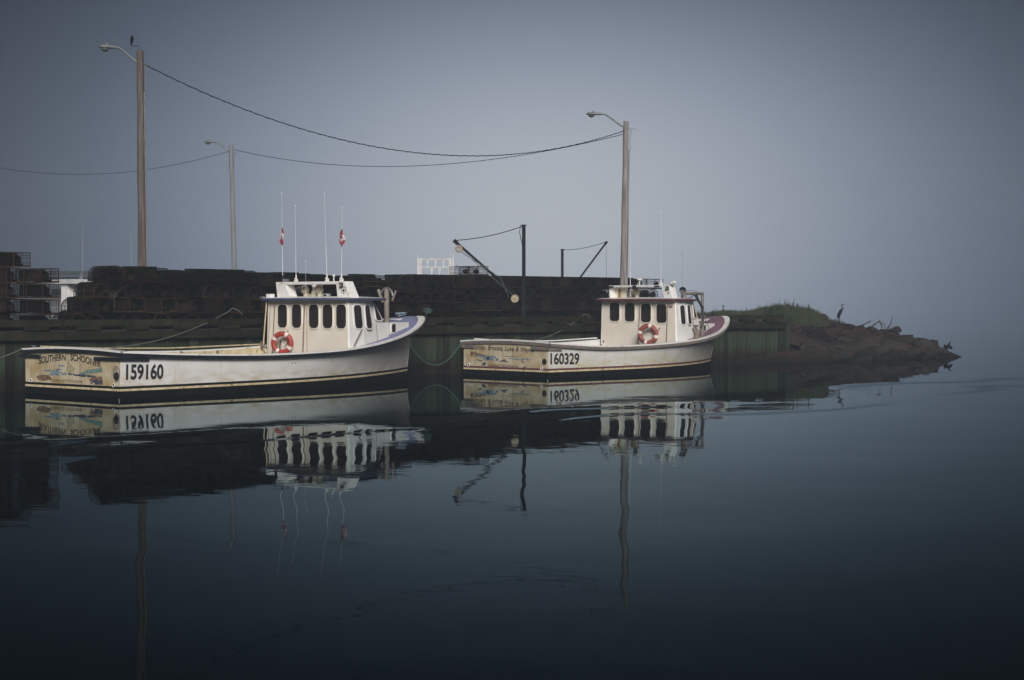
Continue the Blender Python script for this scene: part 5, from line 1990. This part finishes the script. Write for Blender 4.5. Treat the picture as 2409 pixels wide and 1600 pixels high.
# ================================================================== MOORING ROPES
def rope(name, pts, r, m, label, n=6):
    mb = MB()
    mb.sweep(pts, r, n)
    o = mb.build(name, m, smooth='full')
    tagp(o, label=label, category='mooring rope')
rope('mooring_rope', catenary(b1.W(.0, 2.3, 1.26), wp(-7, .2, 2.1), .95, 24), .014, M['ropegrey'], 'thin rope leaving the far stern corner of the first boat at the left edge')
A = b1.W(2.4, 2.15, 1.22)
Bq = wp(7.45, .15, 2.28)
rope('mooring_rope', catenary(A, Bq, .28, 24) + [Bq + Vector((.08, .05, .10)), Bq + Vector((.25, .1, .04)), Bq + Vector((.42, .1, -.12))], .014, M['ropegrey'],
     'grey mooring rope from the open stern of the first boat up to the wharf')
A = b1.W(13.3, .25, 2.02)
Bq = wp(15.95, .15, 2.27)
rope('mooring_rope', catenary(b1.W(13.62, -.1, 1.95), Bq, .25, 16), .013, M['ropegreen'], 'short rope from the bow of the first boat to the wharf rail')
mb = MB()
for i in range(6):
    mb.torus(Bq + Vector((random.uniform(-.12, .12), .1, random.uniform(-.03, .03))), random.uniform(.04, .09), .008, 'y', 14, 4)
o = mb.build('rope_loop', M['ropegreen'], smooth='full')
tagp(o, label='green rope coiled on the wharf rail beyond the first boat bow', category='rope')
A = b2.W(.0, 2.18, 1.24)
rope('mooring_rope', catenary(wp(14.4, -.05, 1.95), A, 1.22, 30) + [A + Vector((.1, 0, .01)), A + Vector((.5, -.3, -.01))], .015, M['ropegreen'],
     'green rope drooping between the two boats to the stern of the second boat')
Bq = wp(24.1, .12, 2.06)
rope('mooring_rope', catenary(b2.W(2.9, 2.12, 1.10), Bq, .22, 20) + [Bq + Vector((.05, 0, .06)), Bq + Vector((.22, 0, .02)), Bq + Vector((.28, 0, -.13))], .016, M['ropegrey'],
     'grey mooring rope from the second boat side to the wharf rail')
rope('mooring_rope', catenary(b2.W(1.6, 2.14, 1.13), b2.W(2.0, 2.14, 1.12), -.08, 8), .014, M['ropegreen'], 'small green rope hump on the far gunwale of the second boat')

# ================================================================== THINGS BEYOND THE WHARF
# boat whose gantry shows above the stacks
fb = empty('moored_boat', cz(1024, 716, 103)[:2] + (0,), radians(20), 'pale boat behind the wharf carrying the arched rack gantry', 'fishing boat')
m = MB()
hullp = []
for z, k in ((-.4, .8), (.6, .95), (1.7, 1.0)):
    hullp.append([(x * (1 if z < 1 else 1.03), y * k, z + (.5 if x > 4 and z > 1 else 0)) for x, y in ((-4.5, -1.7), (-4.5, 1.7), (2.5, 1.8), (5, 1.0), (6.2, 0), (5, -1.0), (2.5, -1.8))])
m.grid(hullp, close=True)
m.add(hullp[-1], [tuple(range(7))])
m.build('hull', M['farwhite'], fb)
m = MB()
m.box((1.0, 0, 2.5), (3.6, 2.6, 1.7))
m.box((1.0, 0, 3.4), (4.0, 2.9, .12))
m.build('cabin', M['farwhite'], fb)
# gantry: faces the camera, so its own turn
gt = MB()
g0 = Matrix.Rotation(-radians(20), 3, 'Z')
G = lambda x, z, y=0: g0 @ Vector((x, y, z))
def gbox(x0, x1, z0, z1, d=.10):
    gt.box(G((x0 + x1) / 2, (z0 + z1) / 2), (x1 - x0, d, z1 - z0), g0)
gbox(-.99, -.80, 1.7, 5.30, .16)
gbox(.82, 1.00, 1.7, 5.30, .16)
for zz in (5.23, 4.75, 4.27):
    gbox(-.82, .84, zz - .035, zz + .035)
gt.build('gantry_frame', M['gantry'], fb)
rk = None
for xs, zt_ in (((-.46, .02, .50), 5.20), ((-.22, .26), 4.72)):
    for x in xs:
        mb = MB()
        mb.prism([G(x - .16, zt_), G(x + .16, zt_), G(x + .075, zt_ - .14), G(x + .04, zt_ - .24), G(x + .04, zt_ - .42), G(x - .04, zt_ - .42), G(x - .04, zt_ - .24), G(x - .075, zt_ - .14)], g0 @ Vector((0, .06, 0)))
        mb.build('rack_bracket', M['gantry'], fb)
mb = MB()
mb.sweep([G(-1.05, 1.7), G(-1.05, 5.25)], .045, 8); mb.sweep([G(-1.05, 5.25), G(-1.05, 5.55)], .02, 6)
mb.sweep([G(1.08, 1.7), G(1.08, 5.3)], .045, 8); mb.sweep([G(1.08, 5.3), G(1.08, 5.5)], .02, 6)
mb.build('pole', M['white'], fb)
mb = MB(); mb.lathe(G(.02, 3.90, -.5), [(.001, .31), (.36, .31), (.42, .26), (.42, 0), (.36, -.05), (.12, -.05), (.12, -.45)], 24); mb.build('radar_drum', M['drum'], fb, smooth=True)
mb = MB(); mb.sweep([G(1.08, 4.2), G(1.32, 4.9)], .012, 5); mb.build('stay_wire', M['wire'], fb)

# white boat seen through the gap in the stacks
x, y, _ = cz(196, 716, 84)
fb = empty('moored_boat', (x, y, 0), radians(48), 'white boat glimpsed through the gap between the trap stacks', 'fishing boat')
m = MB()
hullp = []
for z, k in ((-.4, .8), (.6, .95), (1.6, 1.0)):
    hullp.append([(xx * (1 if z < 1 else 1.03), yy * k, z + (.5 if xx > 4 and z > 1 else 0)) for xx, yy in ((-5, -1.9), (-5, 1.9), (3, 2.0), (6, 1.0), (7.2, 0), (6, -1.0), (3, -2.0))])
m.grid(hullp, close=True)
m.add(hullp[-1], [tuple(range(7))])
m.build('hull', M['farwhite'], fb)
m = MB()
m.box((1.0, 0, 2.3), (3.6, 3.2, 1.9))
m.build('cabin', M['farwhite'], fb)
m = MB(); m.box((0.8, 0, 3.60), (5.4, 3.5, .22)); m.build('roof', M['gantry'], fb)
for k2 in range(4):
    m = MB(); m.box((-.25 + k2 * .85, -1.61, 2.75), (.6, .03, .7)); m.build('window', M['glass'], fb)
m = MB(); m.box((-1.5, -1.0, 2.9), (.5, .5, 1.3)); m.build('roof_support', M['white'], fb)
for px, zt_ in ((0.3, 6.4), (3.2, 6.1)):
    m = MB(); m.sweep([(px, .5, 3.6), (px, .5, zt_)], .011, 6); m.build('antenna', M['farwhite'], fb)
for px in (-.8, 1.6):
    m = MB(); m.sweep([(px, -1, 3.6), (px, -1, 4.1)], .035, 6); m.lathe((px, -1, 3.7), [(.1, 0), (.1, .12), (.001, .15)], 8); m.build('mast_light', M['steel'], fb)
# lone far antenna right of the far lamp post belongs to another hidden boat
x, y, _ = cz(582, 716, 108)
fb = empty('moored_boat', (x, y, 0), radians(45), 'boat hidden behind the stacks, only its thin antenna showing right of the far lamp post', 'fishing boat')
m = MB(); m.box((0, 0, 1.0), (8, 3, 1.6)); m.build('hull', M['farwhite'], fb)
m = MB(); m.box((0.5, 0, 2.4), (2.6, 2.4, 1.3)); m.build('cabin', M['farwhite'], fb)
m = MB(); m.sweep([(0, 0, 3.0), (0, 0, 7.6)], .014, 6); m.build('antenna', M['farwhite'], fb)
# long dark shed across the basin
x, y, _ = cz(190, 716, 150)
fb = empty('harbour_shed', (x, y, 0), 0, 'long low dark shed far away in the gap between the trap stacks', 'shed')
m = MB(); m.box((-2, 4, 2.4), (16, 8, 5.0)); m.build('wall', M['shed'], fb)
m = MB(); m.prism([(-10.4, -.4, 4.92), (6.4, -.4, 4.92), (6.4, 4, 5.4), (-10.4, 4, 5.4)], (0, 0, .12)); m.build('roof', M['shed'], fb)
m = MB(); m.box((-2, 4, -.4), (17, 9, .9)); m.build('footing', M['deck'], fb)

# ================================================================== HAZE
hm = MB()
hm.box((0, 68, 6.4), (190, 190, 14.8))
hz = hm.build('haze', None)
hz.data.materials.clear()
m = D.materials.new('haze_air')
m.use_nodes = True
t = m.node_tree
t.nodes.remove(t.nodes['Principled BSDF'])
pv = N(t, 'ShaderNodeVolumePrincipled')
pv.inputs['Color'].default_value = (0.54, 0.64, 0.78, 1)
pv.inputs['Density'].default_value = 0.0014
pv.inputs['Anisotropy'].default_value = 0.0
t.links.new(pv.outputs[0], t.nodes['Material Output'].inputs['Volume'])
hz.data.materials.append(m)
hz['kind'] = 'stuff'
hz['label'] = 'morning sea fog over the harbour'
